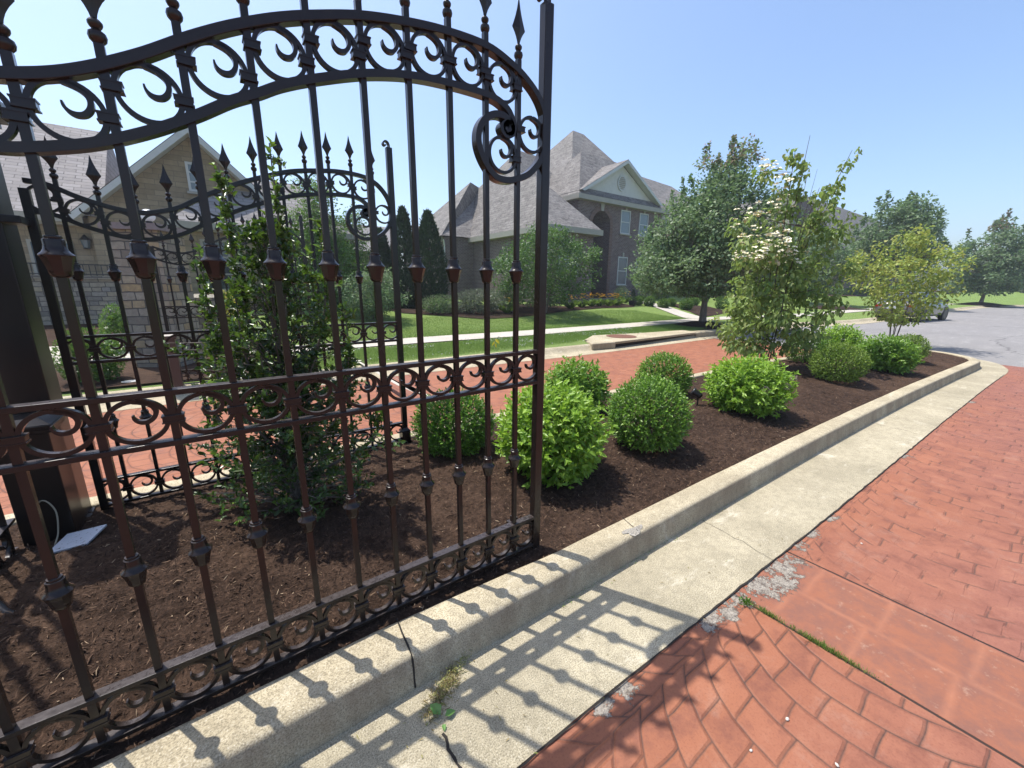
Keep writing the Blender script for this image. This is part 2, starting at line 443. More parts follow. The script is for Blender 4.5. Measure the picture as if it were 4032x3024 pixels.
def m_wallbrick(name, c0, c1, mort, bw=.21, rh=.075, ms=.010, sq=0.0, rough=.85, bump=.5):
    n = NT(name, rough, .25)
    uv = n.node('ShaderNodeUVMap', 0)
    br = n.t.nodes.new('ShaderNodeTexBrick'); n.put(br.inputs['Vector'], uv)
    for k, v in (('Scale', 1.0), ('Brick Width', bw), ('Row Height', rh), ('Mortar Size', ms), ('Bias', 0.0), ('Mortar Smooth', .3)): br.inputs[k].default_value = v
    if sq: br.squash = sq; br.squash_frequency = 3
    br.inputs['Color1'].default_value = (*c0, 1); br.inputs['Color2'].default_value = (*c1, 1); br.inputs['Mortar'].default_value = (*mort, 1)
    c = n.mix(n.ramp(n.noise(5, 5, .7), [(.35, .35), (.65, 0.0)]), br.outputs[0], tuple(v * .5 for v in c0))
    n.base(c); n.bump(br.outputs[1], -bump, .012)
    return n.m
def m_rubble(name, cols, joint=(.12, .11, .095), bw=.27, rh=.115):
    """squared rubble in uneven courses, each stone its own colour"""
    n = NT(name, .9, .2)
    uv = n.node('ShaderNodeUVMap', 0)
    wob = n.noise(3.5, 3, .6, vec=uv, color=True)
    v = n.node('ShaderNodeVectorMath', operation='MULTIPLY_ADD', ins={0: wob, 1: (.05, .045, 0), 2: uv})
    br = n.t.nodes.new('ShaderNodeTexBrick'); n.put(br.inputs['Vector'], v)
    for k, x in (('Scale', 1.0), ('Brick Width', bw), ('Row Height', rh), ('Mortar Size', .009), ('Mortar Smooth', .25), ('Bias', 0.0)): br.inputs[k].default_value = x
    br.squash = .62; br.squash_frequency = 3; br.offset = .38; br.offset_frequency = 2
    br.inputs['Color1'].default_value = (0, 0, 0, 1); br.inputs['Color2'].default_value = (1, 1, 1, 1); br.inputs['Mortar'].default_value = (.5, .5, .5, 1)
    k = len(cols) - 1
    c = n.ramp(n.sep(br.outputs[0])[0], [(i / k, col) for i, col in enumerate(cols)])
    ns = n.noise(14, 5, .7)
    c = n.mix(n.ramp(ns, [(.35, .45), (.65, 0.0)]), c, tuple(q * .6 for q in cols[0]))
    c = n.mix(br.outputs[1], c, joint)
    n.base(c); n.bump(n.mth('ADD', n.mth('MULTIPLY', br.outputs[1], -1.0), n.mth('MULTIPLY', ns, .7)), 1.0, .03)
    return n.m
def m_glass(name='window_glass', c=(.05, .07, .085)):
    n = NT(name, .06, .9); n.base(c); return n.m

IRON = m_iron(); IRON_FAR = m_iron('iron_paint_black', (.013, .0105, .0095))
KERB = m_concrete('kerb_concrete'); GUT = m_concrete('gutter_concrete', (.31, .27, .185), (.475, .415, .29))
WALK = m_concrete('sidewalk_concrete', (.42, .385, .33), (.52, .48, .41), .5)
BRICK = m_brick('stamped_brick'); ASPH = m_asphalt(); GRASS = m_grass(); GRASSF = m_grass('grass_far', (.085, .15, .03), (.15, .23, .05))
MULCH = m_mulch(); MULCHB = m_mulch('mulch_black', .6)
WHITE = plain('white_trim', (.46, .47, .45), .5); CREAM = plain('cream_trim', (.30, .285, .235), .6)
BARK = m_bark(); BARKG = m_bark('bark_grey', (.10, .085, .07), (.24, .21, .18))
GLASS = m_glass(); BLIND = plain('blind_glass', (.16, .20, .22), .25, .6)
BRASS = plain('brass', (.45, .28, .12), .35, .5, .7)
BLACK = plain('black_plastic', (.012, .012, .013), .4)

# ------------------------------------------------------------------ setting
def sheet(name, poly, z, mat, kind='structure', label=None):
    me = bpy.data.meshes.new(name); me.from_pydata([(x, y, z) for x, y in poly], [], [tuple(range(len(poly)))])
    o = link(name, me, mat); tag(o, label, None, None, kind); return o
def resample(P, step):
    P = [np.array(p, float) for p in P]; out = []
    for a, b in zip(P[:-1], P[1:]):
        n = max(1, int(np.linalg.norm(b - a) / step))
        for k in range(n): out.append(a + (b - a) * k / n)
    out.append(P[-1]); return out
def offset(P, d, closed=False):
    P = [np.array(p, float) for p in P]; n = len(P); out = []
    for i in range(n):
        a = P[(i - 1) % n] if (closed or i > 0) else P[i]; b = P[(i + 1) % n] if (closed or i < n - 1) else P[i]
        t = b - a; t /= np.linalg.norm(t); out.append(P[i] + np.array([-t[1], t[0]]) * d)
    return out
GX0 = -7.0
# base ground to the horizon
sheet('ground', [(-900, -900), (900, -900), (900, 900), (-900, 900)], -.06, GRASSF)
# island outline (outer top arris of kerb), counter-clockwise seen from above: near side -> tip -> far side
ISL = [(GX0, 1.275), (0.0, 1.27), (1.5, 1.262), (3.5, 1.245), (5.8, 1.20), (8.0, 1.13), (10.5, 1.02), (12.2, .93), (12.7, .95), (13.15, 1.10), (13.6, 1.45), (13.8, 1.85),
       (13.75, 2.3), (13.3, 2.75), (12.4, 3.1), (10.5, 3.35), (8.5, 3.5), (6.5, 3.58), (4.5, 3.63), (2.5, 3.66), (0, 3.68), (GX0, 3.69)]
ISLr = resample(cr(ISL, 4), .12)
def sweep_profile(name, line, prof, mat, closed=False, jitter=0.0, seed=1, widen=None):
    """prof: list of (offset to the left of travel, z)"""
    V = []; F = []; m = len(prof)
    base = np.array(line)
    for k, (d, z) in enumerate(prof):
        L = offset(line, d)
        for i, p in enumerate(L):
            if widen and d > .1: p = p + widen(p)
            j = jitter * (fbm(np.array(p[0] * 3.), np.array(k * 7.3 + p[1]), 3, seed)) if jitter else 0
            V.append((p[0], p[1] + j * .4, z + j * .5))
    n = len(line)
    for k in range(m - 1):
        for i in range(n - 1):
            F.append((k * n + i, k * n + i + 1, (k + 1) * n + i + 1, (k + 1) * n + i))
    me = nmesh(name, V, np.array(F)); return link(name, me, mat, smooth=False)
# kerb: expansion joints open every few metres -> separate cracks modelled as dark inserts
kerb = sweep_profile('island_kerb', ISLr, [(-.034, -.02), (-.020, .05), (-.008, .128), (-.003, .1405), (.007, .1475), (.020, .150), (.06, .1515), (.135, .150), (.147, .147), (.152, .136), (.154, .03)], KERB, jitter=.012, widen=lambda p: np.array([0, .045 * min(1, max(0, (1.3 - p[0]) / .9)) * (p[1] < 2)]))
tag(kerb, kind='structure')
# gutter along the near side
GO = [(GX0, .80), (0, .795), (1.7, .768), (3.66, .722), (7.0, .665), (10, .60), (12.35, .525), (13.2, .62), (13.75, .78), (14.1, 1.05), (14.2, 1.35), (14.15, 1.8), (13.95, 2.3)]
GOr = cr(GO, 6)
gp = [tuple(p) for p in GOr] + [tuple(p) for p in offset(ISLr, .0)[::-1] if p[1] < 2.3]
V = []; F = []
inner = [np.array(p) for p in ISLr]
for p in GOr:
    q = min(inner, key=lambda s: np.hypot(*(s - p))); V.append((p[0], p[1], .006)); V.append((q[0], q[1] + .02, .0045))
for i in range(len(GOr) - 1): F.append((2 * i, 2 * i + 2, 2 * i + 3, 2 * i + 1))
go = link('gutter', nmesh('gutter', V, np.array(F)), GUT); tag(go, kind='structure')
# brick roads and asphalt
sheet('brick_road', [(-14, -14), (13.5, -14), (13.5, .2), (13.6, .80), (14.0, 1.3), (12.5, 2.0), (-14, 1.9)], 0.0, BRICK)
sheet('brick_road', [(-14, 3.0), (12.8, 3.0), (12.78, 6.9), (-14, 6.9)], 0.0, BRICK)
ASP = [(13.5, -60), (110, -60), (110, 12), (12.75, 12), (12.8, 3.0), (12.5, 2.0), (14.0, 1.3), (13.6, .80), (13.5, .2)]
sheet('asphalt_road', ASP, -.004, ASPH)
# far kerb, verge, sidewalk, lawn
FKB = [(-40, 7.45), (-2, 7.45), (2, 7.45), (5, 7.35), (7.4, 7.2), (12.8, 7.2), (16, 7.25), (19.5, 7.2), (22.5, 6.55), (26, 6.15), (36, 5.95), (47, 5.75), (56, 5.5), (63, 4.6), (68.5, 2.4), (73, -2), (78, -12), (84, -40)]
FKr = resample(cr(FKB, 5), .5)
def lawn_h(x, s):
    rise = .50 if x < 16 else .50 + .75 * min(1, (x - 16) / 34.0)
    L = 5.5 if x < 16 else 5.5 + 11 * min(1, (x - 16) / 15.0)
    t = min(1, max(0, (s - 3.35) / L)); t = t * t * (3 - 2 * t)
    far = max(0, s - 30) * .0
    return .135 + .03 * min(1, s / 2.0) + rise * t + far
def kdir(i, line):
    a = line[max(0, i - 2)]; b = line[min(len(line) - 1, i + 2)]; t = (b - a) / np.linalg.norm(b - a); return np.array([-t[1], t[0]])
SV = [0, .25, .6, 1.0, 1.5, 2.0, 2.6, 3.3, 3.8, 4.4, 5, 5.7, 6.5, 7.5, 8.5, 10, 12, 15, 18, 22, 28, 40, 60, 120]
V = []
for i, p in enumerate(FKr):
    d = kdir(i, FKr)
    for s in SV:
        q = p + d * s; z = lawn_h(p[0], s) + .02 * fbm(np.array(q[0] * .5), np.array(q[1] * .5), 3, 5) * (s > .2)
        V.append((q[0], q[1], z))
m = len(SV); F = [(i * m + j, (i + 1) * m + j, (i + 1) * m + j + 1, i * m + j + 1) for i in range(len(FKr) - 1) for j in range(m - 1)]
lawn = link('lawn', nmesh('lawn', V, np.array(F)), GRASS, smooth=True); tag(lawn, kind='structure')
def on_lawn(x, y):
    P = np.array(FKr); k = int(np.argmin(np.hypot(P[:, 0] - x, P[:, 1] - y))); s = math.hypot(P[k][0] - x, P[k][1] - y)
    return lawn_h(P[k][0], s) if y > P[k][1] - .1 or x > 66 else 0.0
def strip(name, line, a, b, lift, mat, joints=0):
    V = []; F = []
    A = offset(line, a); B = offset(line, b)
    for i, (p, q) in enumerate(zip(A, B)):
        V.append((p[0], p[1], lawn_h(line[i][0], a) + lift)); V.append((q[0], q[1], lawn_h(line[i][0], b) + lift))
    for i in range(len(line) - 1): F.append((2 * i, 2 * i + 2, 2 * i + 3, 2 * i + 1))
    o = link(name, nmesh(name, V, np.array(F)), mat); tag(o, kind='structure'); return o
strip('sidewalk', [p for p in FKr if p[0] < 63], 1.98, 3.1, .022, WALK)
# far kerb: rolled kerb with gutter pan
fkr = sweep_profile('far_kerb', FKr, [(-.62, .004), (-.28, .006), (-.2, .03), (-.13, .09), (-.08, .128), (0, .138), (.05, .13)], KERB); tag(fkr, kind='structure')
# storm drain slab standing higher than the kerb
b = MB()
inl = [(7.5, 7.02), (8.3, 6.90), (12.5, 7.02), (14.6, 6.85), (14.7, 7.05), (12.7, 7.62), (10.6, 7.85), (8.9, 8.2), (7.9, 7.55)]
def flatpoly(name, poly, z0, z1, mat, **k):
    return MB().prism(poly, z0, z1).build(name, mat, **k)
sd = thing('storm_drain', 'concrete storm drain inlet with dark open throat along the far kerb', 'storm drain', (10.4, 7.4, 0))
def rel(poly, o): return [(x - o[0], y - o[1]) for x, y in poly]
flatpoly('slab', rel([(8.35, 6.86), (12.4, 6.98), (12.7, 7.62), (10.6, 7.85), (8.9, 8.2), (7.95, 7.6)], (10.4, 7.4)), .12, .182, KERB, parent=sd, bevel=.012)
flatpoly('side_block', rel([(7.55, 6.95), (8.35, 6.86), (8.5, 7.5), (7.9, 7.5)], (10.4, 7.4)), .0, .178, KERB, parent=sd, bevel=.03)
flatpoly('side_block', rel([(12.4, 6.98), (14.7, 6.86), (14.8, 7.2), (12.6, 7.4)], (10.4, 7.4)), .0, .165, KERB, parent=sd, bevel=.03)
flatpoly('throat', rel([(8.4, 6.95), (12.38, 7.06), (12.3, 7.3), (8.5, 7.3)], (10.4, 7.4)), .01, .119, plain('dark_throat', (.02, .014, .012), .9), parent=sd)
mh = MB().lathe([(.0, 0), (.42, 0), (.43, .006), (.41, .014), (.39, .012), (.2, .014), (0.001, .014)], 36)
o = mh.build('manhole_cover', plain('rusted_iron', (.16, .075, .05), .8, .3, .2, .3, 14, .4)); o.location = (9.4, 7.55, .1825); tag(o, 'rust red round manhole cover set in the storm drain slab', 'manhole cover')
# front walk to the brick house
WK = [(18.0, 10.1), (19.0, 11.2), (20.6, 13.2), (22.0, 15.6), (22.4, 18.0), (21.6, 19.8), (20.2, 20.4)]
wl = resample(cr(WK, 4), .5); V = []; F = []
for (p, q) in zip(offset(wl, -.55), offset(wl, .55)):
    V.append((p[0], p[1], on_lawn(*p) + .03)); V.append((q[0], q[1], on_lawn(*q) + .03))
for i in range(len(wl) - 1): F.append((2 * i, 2 * i + 2, 2 * i + 3, 2 * i + 1))
tag(link('garden_path', nmesh('garden_path', V, np.array(F)), WALK), kind='structure')
def bed(poly, lift=.02, mat=MULCHB, name='mulch_bed'):
    bm = bmesh.new(); vs = [bm.verts.new((x, y, 0)) for x, y in poly]; bm.faces.new(vs)
    bmesh.ops.triangulate(bm, faces=bm.faces)
    for _ in range(3): bmesh.ops.subdivide_edges(bm, edges=[e for e in bm.edges if e.calc_length() > .7], cuts=1)
    bmesh.ops.triangulate(bm, faces=bm.faces)
    for v in bm.verts: v.co.z = on_lawn(v.co.x, v.co.y) + lift
    me = bpy.data.meshes.new(name); bm.to_mesh(me); bm.free()
    return tag(link(name, me, mat), kind='structure')
bed([(19.3, 10.6), (24, 11.6), (26, 14), (23.6, 16), (23.2, 15.2), (21.4, 12.6)], .024)

# ------------------------------------------------------------------ mulch bed of the island
ISLin = offset(ISLr, .150)
def isl_y(x):
    near = [(p[0], p[1]) for p in ISLin if p[1] < 2.0]; far = [(p[0], p[1]) for p in ISLin if p[1] >= 2.0]
    near.sort(); far.sort()
    return np.interp(x, [p[0] for p in near], [p[1] for p in near]), np.interp(x, [p[0] for p in far], [p[1] for p in far])
def mulch_z(x, y):
    a, b_ = isl_y(x)
    e = np.clip(np.minimum(y - a, b_ - y), 0, None); t = np.clip(e / .9, 0, 1); t = t * t * (3 - 2 * t)
    return .128 + .075 * t
def mulch_part(name, x0, x1, nx, ny):
    xs = np.linspace(x0, x1, nx); a, b_ = isl_y(xs)
    X = np.repeat(xs[:, None], ny, 1); T = np.linspace(0, 1, ny)[None, :]
    Y = (a - .0)[:, None] * (1 - T) + (b_ + .0)[:, None] * T
    Z = mulch_z(X, Y) if False else None
    e = np.minimum(Y - a[:, None], b_[:, None] - Y); t = np.clip(e / .9, 0, 1); t = t * t * (3 - 2 * t)
    Z = .126 + .075 * t
    amp = np.clip(e / .05, 0.15, 1)
    wx = X + .03 * fbm(X * 9, Y * 9, 3, 8); wy = Y + .03 * fbm(X * 9 + 5, Y * 9, 3, 9)
    n_ = .030 * fbm(X * 4, Y * 4, 3, 1) + .044 * fbm(wx * 22, wy * 22, 4, 2) + .020 * np.abs(fbm(wx * 70, wy * 70, 3, 3))
    Z = Z + n_ * amp
    V = np.stack([X, Y, Z], -1).reshape(-1, 3)
    I = np.arange(nx * ny).reshape(nx, ny)
    F = np.stack([I[:-1, :-1], I[1:, :-1], I[1:, 1:], I[:-1, 1:]], -1).reshape(-1, 4)
    o = link(name, nmesh(name, V, F), MULCH, smooth=True); return tag(o, kind='structure')
mulch_part('mulch_bed', -1.6, 4.4, 560, 230)
mulch_part('mulch_bed', 4.4, 13.75, 330, 110)
mulch_part('mulch_bed', GX0, -1.6, 80, 40)
# loose shreds of bark
def shreds(name, n, x0, x1, lmin, lmax, cols):
    x = rng.uniform(x0, x1, n) if x1 - x0 < 7 else x0 + (x1 - x0) * rng.random(n) ** 1.5
    a, b_ = isl_y(x); y = a + (b_ - a) * rng.random(n)
    e = np.minimum(y - a, b_ - y); t = np.clip(e / .9, 0, 1); t = t * t * (3 - 2 * t)
    wx = x + .03 * fbm(x * 9, y * 9, 3, 8); wy = y + .03 * fbm(x * 9 + 5, y * 9, 3, 9)
    z = .126 + .075 * t + (.030 * fbm(x * 4, y * 4, 3, 1) + .044 * fbm(wx * 22, wy * 22, 4, 2)) * np.clip(e / .05, .15, 1) + .006
    L = rng.uniform(lmin, lmax, n) * rng.random(n) ** .6; W = rng.uniform(.0010, .0030, n)
    th = rng.uniform(0, math.pi, n); el = rng.normal(0, .30, n)
    d = np.stack([np.cos(th) * np.cos(el), np.sin(th) * np.cos(el), np.sin(el)], 1)
    s = np.stack([-np.sin(th), np.cos(th), rng.normal(0, .5, n)], 1); s /= np.linalg.norm(s, axis=1)[:, None]
    c = np.stack([x, y, z], 1); k = np.cross(d, s); bend = rng.normal(0, .18, n)
    P = [c - d * L[:, None] / 2 - s * W[:, None] * .4, c - d * L[:, None] / 2 + s * W[:, None] * .4, c + s * W[:, None] + k * (bend * L)[:, None], c + d * L[:, None] / 2 + s * W[:, None] * .3, c + d * L[:, None] / 2 - s * W[:, None] * .3, c - s * W[:, None] + k * (bend * L)[:, None]]
    V = np.stack(P, 1).reshape(-1, 3); b0 = np.arange(n)[:, None] * 6
    F = np.concatenate([b0 + np.array([[0, 5, 2, 1]]), b0 + np.array([[5, 4, 3, 2]])], 0)
    at = np.repeat(rng.random(n), 6)
    m_ = NT(name + '_wood', .9, .2); m_.base(m_.ramp(m_.attr('v'), cols))
    o = link(name, nmesh(name, V, F, at), m_.m); return tag(o, kind='stuff')
SH = [(0.0, (.014, .008, .005)), (.45, (.05, .03, .02)), (.85, (.10, .060, .040)), (.975, (.19, .125, .08)), (1.0, (.36, .27, .18))]
tag(shreds('mulch_shreds', 46000, -1.5, 4.5, .010, .045, SH), 'loose shreds of dark bark mulch on the island bed', 'mulch')
tag(shreds('mulch_shreds', 12000, 4.4, 13.7, .02, .06, SH), 'bark mulch shreds towards the tip of the island', 'mulch')

# ------------------------------------------------------------------ iron gates
X_ST = 1.2944; SP = .16
ZC_U, ZC_L = 1.629, .714
def spline_fn(pts):
    P = np.array(cr(pts, 10)); return lambda x: float(np.interp(x, P[:, 0], P[:, 1]))
# outlines of the two arched rails (bar centre lines), as drawn in the plane of each leaf
NEAR_O = [(-.90, 2.125), (-.76, 2.125), (-.66, 2.105), (-.56, 2.055), (-.46, 2.02), (-.36, 2.012), (-.27, 2.03), (-.18, 2.065), (-.07, 2.125), (.03, 2.19), (.114, 2.24), (.185, 2.277), (.26, 2.312), (.35, 2.347), (.50, 2.396), (.66, 2.430), (.81, 2.45), (.98, 2.455), (1.11, 2.422), (1.19, 2.382), (1.235, 2.345), (1.263, 2.305), (1.279, 2.255)]
NEAR_L = [(-.90, 1.965), (-.76, 1.965), (-.66, 1.945), (-.56, 1.900), (-.46, 1.872), (-.36, 1.862), (-.27, 1.878), (-.18, 1.905), (-.07, 1.955), (.03, 2.012), (.114, 2.066), (.185, 2.103), (.25, 2.140), (.345, 2.181), (.50, 2.236), (.66, 2.273), (.81, 2.288), (.95, 2.292), (1.02, 2.286), (1.07, 2.265), (1.095, 2.235)]
SPIRAL = [(1.281, 2.20), (1.268, 2.14), (1.236, 2.085), (1.180, 2.035), (1.11, 2.006), (1.06, 1.997), (1.01, 2.005), (.965, 2.045), (.936, 2.10), (.934, 2.155), (.958, 2.20), (1.0, 2.228), (1.045, 2.236), (1.085, 2.222), (1.10, 2.198)]
CURL = [(1.104, 2.205), (1.096, 2.178), (1.066, 2.168), (1.045, 2.19), (1.06, 2.21), (1.08, 2.205)]
FAR_O = [(-.90, 2.10), (-.76, 2.095), (-.66, 2.085), (-.56, 2.04), (-.46, 2.005), (-.37, 1.985), (-.28, 1.98), (-.2, 1.995), (-.1, 2.03), (.04, 2.115), (.2, 2.20), (.35, 2.265), (.54, 2.335), (.73, 2.372), (.9, 2.39), (1.06, 2.382), (1.15, 2.35), (1.21, 2.30), (1.25, 2.24), (1.268, 2.18)]
FAR_L = [(-.90, 1.945), (-.76, 1.94), (-.66, 1.93), (-.56, 1.885), (-.46, 1.85), (-.37, 1.83), (-.28, 1.825), (-.2, 1.84), (-.1, 1.873), (.04, 1.955), (.2, 2.04), (.35, 2.105), (.54, 2.175), (.73, 2.212), (.9, 2.228), (1.0, 2.222), (1.06, 2.195), (1.085, 2.16)]
def ring_path(rx, rz, n=40):
    hook = [(-.12, .32), (-.09, .15), (.02, .0), (.20, -.07), (.42, -.02), (.59, .17), (.65, .42), (.57, .66), (.38, .83), (.16, .92), (-.02, .97)]
    P = [tuple(p) for p in cr(hook, 5)]
    P += [(math.cos(a), math.sin(a)) for a in np.linspace(R_(94), R_(94 + 352), n)]
    return [(x * rx, z * rz) for x, z in P]
def ring_mesh(rx, rz, t=.0118, d=.018):
    P = ring_path(rx, rz); n = len(P); T = [t * min(1, .35 + .65 * i / 14) for i in range(n)]
    # widen the leading tip like forged ends
    b = MB().flat(P, T, d); return b.mesh('ring')
RING_U = ring_mesh(.0665, .0665); RING_M = ring_mesh(.0675, .0615); RING_B = ring_mesh(.0675, .0690)
def collar_mesh():
    b = MB()
    b.lathe([(.0135, .046), (.0165, .045), (.0175, .042), (.0165, .039), (.0200, .037), (.0208, .034), (.0205, .024), (.0222, .014), (.0265, .006), (.0315, .002), (.0335, -.0015), (.0325, -.0045)], 20)
    b.lathe([(.0325, -.0045), (.0290, -.014), (.0255, -.026), (.0228, -.038), (.0212, -.048), (.0175, -.053), (.0125, -.056)], 8, ph=math.pi / 8)
    return b.mesh('collar')
def clip_mesh(w=.050):
    b = MB(); b.box(-w / 2, w / 2, -.0155, .0155, -.0105, .0105); b.box(-w / 2 - .002, w / 2 + .002, -.0175, .0175, .0075, .0115); b.box(-w / 2 - .002, w / 2 + .002, -.0175, .0175, -.0115, -.0075)
    return b.mesh('clip')
def finial_mesh():
    b = MB()
    b.lathe([(.008, .0), (.0115, .004), (.0165, .010), (.0185, .018), (.0165, .026), (.010, .031), (.0085, .034), (.0115, .037), (.0145, .043), (.0145, .048), (.011, .053), (.006, .057)], 16)
    b.lathe([(.0055, .056), (.0075, .066), (.0125, .080), (.0200, .094), (.0300, .108), (.0305, .110), (.0235, .128), (.0150, .152), (.0080, .178), (.0030, .205), (.0006, .216)], 4, sx=1.06, sy=.34)
    return b.mesh('finial')
COLLAR, CLIP, CLIP2, FIN = collar_mesh(), clip_mesh(), clip_mesh(.040), finial_mesh()
for me in (RING_U, RING_M, RING_B): pass
def shade(o, ang=40):
    me = o.data
    if not me.get('sm'):
        me.polygons.foreach_set('use_smooth', [True] * len(me.polygons)); me['sm'] = 1
        try: me.set_sharp_from_angle(angle=R_(ang))
        except Exception: pass
    return o
def gate(y, label, group, nb=13, O=NEAR_O, L=NEAR_L, mat=IRON, foot=False, dx=0.0, dz=0.0):
    x0 = X_ST - (nb + .78) * SP
    g = thing('iron_gate', label, 'gate', (x0 + dx, y, .12), 0, group)
    ox, oz = -x0, -.12 + dz
    def put(name, me, x, z, par=g, yy=0.0, m=mat, sm=True):
        o = link(name, me, m, par); o.location = (x + ox, yy, z + oz)
        return shade(o) if sm else o
    def bar(name, path, t=.018, d=.038, par=g, yy=0.0):
        b = MB().flat([(p[0] + ox, p[1] + oz) for p in path], t, d, yy); o = b.build(name, mat, par, bevel=.0018); return o
    od = O[-1][0] - NEAR_O[-1][0]; zd = O[-1][1] - NEAR_O[-1][1]
    sh = lambda P: [(p[0] + od, p[1] + zd) for p in P]
    outer = [p for p in cr(O + sh(SPIRAL), 8) if p[0] >= x0]
    bar('top_rail', [tuple(p) for p in outer], .026)
    lower = [p for p in cr(L + sh(CURL), 8) if p[0] >= x0]
    bar('lower_arch_rail', [tuple(p) for p in lower], .0235)
    c = sh([(1.078, 2.196)])[0]
    bb = MB(); n = 20
    V = []; F = []
    for yy in (-.019, .019):
        for k in range(n): V.append((c[0] + ox + .030 * math.cos(2 * math.pi * k / n), yy, c[1] + oz + .030 * math.sin(2 * math.pi * k / n)))
    F = [tuple(range(n)), tuple(range(n, 2 * n))[::-1]] + [(k, (k + 1) % n, n + (k + 1) % n, n + k) for k in range(n)]
    bb.add(V, F); shade(bb.build('scroll_eye', mat, g))
    for z in (1.249, 1.094, .329, .160):
        bar('rail', [(x0 + .0, z), (X_ST - .02, z)], .017 if z > 1 else .0165)
    # stiles
    s = MB().box(X_ST - .037 + ox, X_ST + .003 + ox + .006, -.02, .02, .135 + oz, 2.70 + oz + zd)
    s.build('end_stile', mat, g, bevel=.003)
    curl = [(X_ST - .012 + .004 * 0, 2.69 + zd), (X_ST - .013, 2.715 + zd), (X_ST - .022, 2.735 + zd), (X_ST - .040, 2.742 + zd), (X_ST - .055, 2.732 + zd), (X_ST - .058, 2.716 + zd), (X_ST - .046, 2.708 + zd), (X_ST - .038, 2.716 + zd)]
    bar('stile_curl', [tuple(p) for p in cr(curl, 4)], .010, .034)
    MB().box(x0 - .02 + ox, x0 + .02 + ox, -.02, .02, .135 + oz, 2.13 + oz + zd).build('hinge_stile', mat, g, bevel=.003)
    fo = spline_fn(O); fl = spline_fn(L)
    fz = []
    for k in range(1, nb + 1):
        x = X_ST - SP * k; zo = fo(x)
        b = MB().box(-.0098, .0098, -.0098, .0098, .155 + oz, zo + .047 + oz)
        pk = link('picket', b.mesh('picket'), mat, g); pk.location = (x + ox, 0, 0)
        for zc in (ZC_U, ZC_L):
            o = link('collar', COLLAR, mat, pk); o.location = (0, 0, zc + oz); shade(o)
        o = link('finial', FIN, mat, pk); o.location = (0, 0, zo + .045 + oz); shade(o, 30)
    # rings of the three bands with the clips that bind them to the pickets
    for k in range(0, nb + 1):
        xc = X_ST - SP * (k + .5)
        if k == 0: xc += -.008
        if k == nb: xc = X_ST - SP * nb - .058
        if k > 0 or True:
            zu = (fo(xc) + fl(xc)) / 2 - .002 if k > 0 else 2.198 + zd
            put('ring', RING_U, xc, zu)
        if k == 1: put('ring', RING_U, 1.055 + od, 2.094 + zd)
        put('ring', RING_M, xc, 1.1715); put('ring', RING_B, xc, .2445)
        fz.append(zu)
    for k in range(1, nb + 1):
        x = X_ST - SP * k
        put('clip', CLIP, x, 1.168, sm=False); put('clip', CLIP, x, .2445, sm=False)
        a, b_ = fz[k - 1], fz[k]
        if k == 1: put('clip', CLIP2, x + .008, 2.206 + zd, sm=False); put('clip', CLIP2, x - .012, 2.088 + zd, sm=False); put('clip', CLIP2, x - .010, b_, sm=False)
        elif abs(a - b_) < .016: put('clip', CLIP, x, (a + b_) / 2, sm=False)
        else: put('clip', CLIP2, x + .009, a, sm=False); put('clip', CLIP2, x - .009, b_, sm=False)
    # guide wheel bracket at the toe
    b = MB().box(-.03, .03, .022, .07, .30, .315); b.box(-.012, .012, .022, .06, .315, .345)
    o = b.build('latch_bracket', mat, g); o.location = (X_ST - .13 + ox, 0, oz)
    if foot:
        b = MB().box(X_ST - .055 + ox, X_ST + .025 + ox, -.04, .04, .1 + oz, .255 + oz).lathe([(.058, .255 + oz), (.030, .278 + oz), (.001, .29 + oz)], 4, c=(X_ST - .015 + ox, 0, 0), ph=math.pi / 4)
        b.build('foot_block', mat, g)
    return g
GRP = 'open leaves of the ornamental iron gate'
gate(1.531, 'large dark bronze iron gate leaf in the foreground beside the near kerb', GRP, foot=False)
gate(3.45, 'black iron gate leaf across the mulch island, standing on the far kerb', GRP, nb=12, O=FAR_O, L=FAR_L, mat=IRON_FAR, foot=True)
gate(7.5, 'iron gate leaf beyond the far red road, in front of the stone pillar', GRP, nb=11, O=FAR_O, L=FAR_L, mat=IRON_FAR)

# hinge posts
POSTM = plain('post_paint', (.008, .006, .0055), .35, .5, 0, .2, 9)
def gate_post(x, y, h, label, w=.22, brass=True):
    g = thing('gate_post', label, 'post', (x, y, .1), 0, 'square iron gate posts')
    MB().box(-w / 2, w / 2, -w / 2, w / 2, 0, h - .1).build('shaft', POSTM, g, bevel=.006)
    c = MB()
    for (e, z0, z1) in ((.030, 0, .028), (.060, .030, .055), (.095, .057, .085), (.070, .087, .105)):
        c.box(-w / 2 - e, w / 2 + e, -w / 2 - e, w / 2 + e, h - .1 + z0, h - .1 + z1)
    c.lathe([(w * .78, .106 + h - .1), (w * .4, .15 + h - .1), (.002, .185 + h - .1)], 4, ph=math.pi / 4)
    c.build('cap', POSTM, g, bevel=.004)
    if brass:
        b = MB().lathe([(.002, 0), (.022, .004), (.034, .02), (.028, .04), (.014, .055), (.018, .07), (.009, .085), (.002, .09)], 14, c=(0, 0, 0))
        o = b.build('ornament', BRASS, g, True); o.location = (w / 2 + .02, -w / 2 - .012, h - .28)
        MB().box(w / 2 - .06, w / 2 + .075, -w / 2 - .03, w / 2 - .10, h - .60, h - .562).build('hinge_bracket', POSTM, g, bevel=.004)
    MB().box(-w / 2 - .02, w / 2 + .02, -w / 2 - .02, w / 2 + .02, 0, .035).build('base_plate', POSTM, g, bevel=.003)
    return g
XP = X_ST - 13.6 * SP - .02 - .13
gate_post(-.94, 3.43, 2.36, 'tall dark square post with a stepped cap carrying the gate leaf across the island', w=.22)
gate_post(XP, 1.531, 2.50, 'tall dark square post at the hinge of the foreground gate leaf', brass=True)
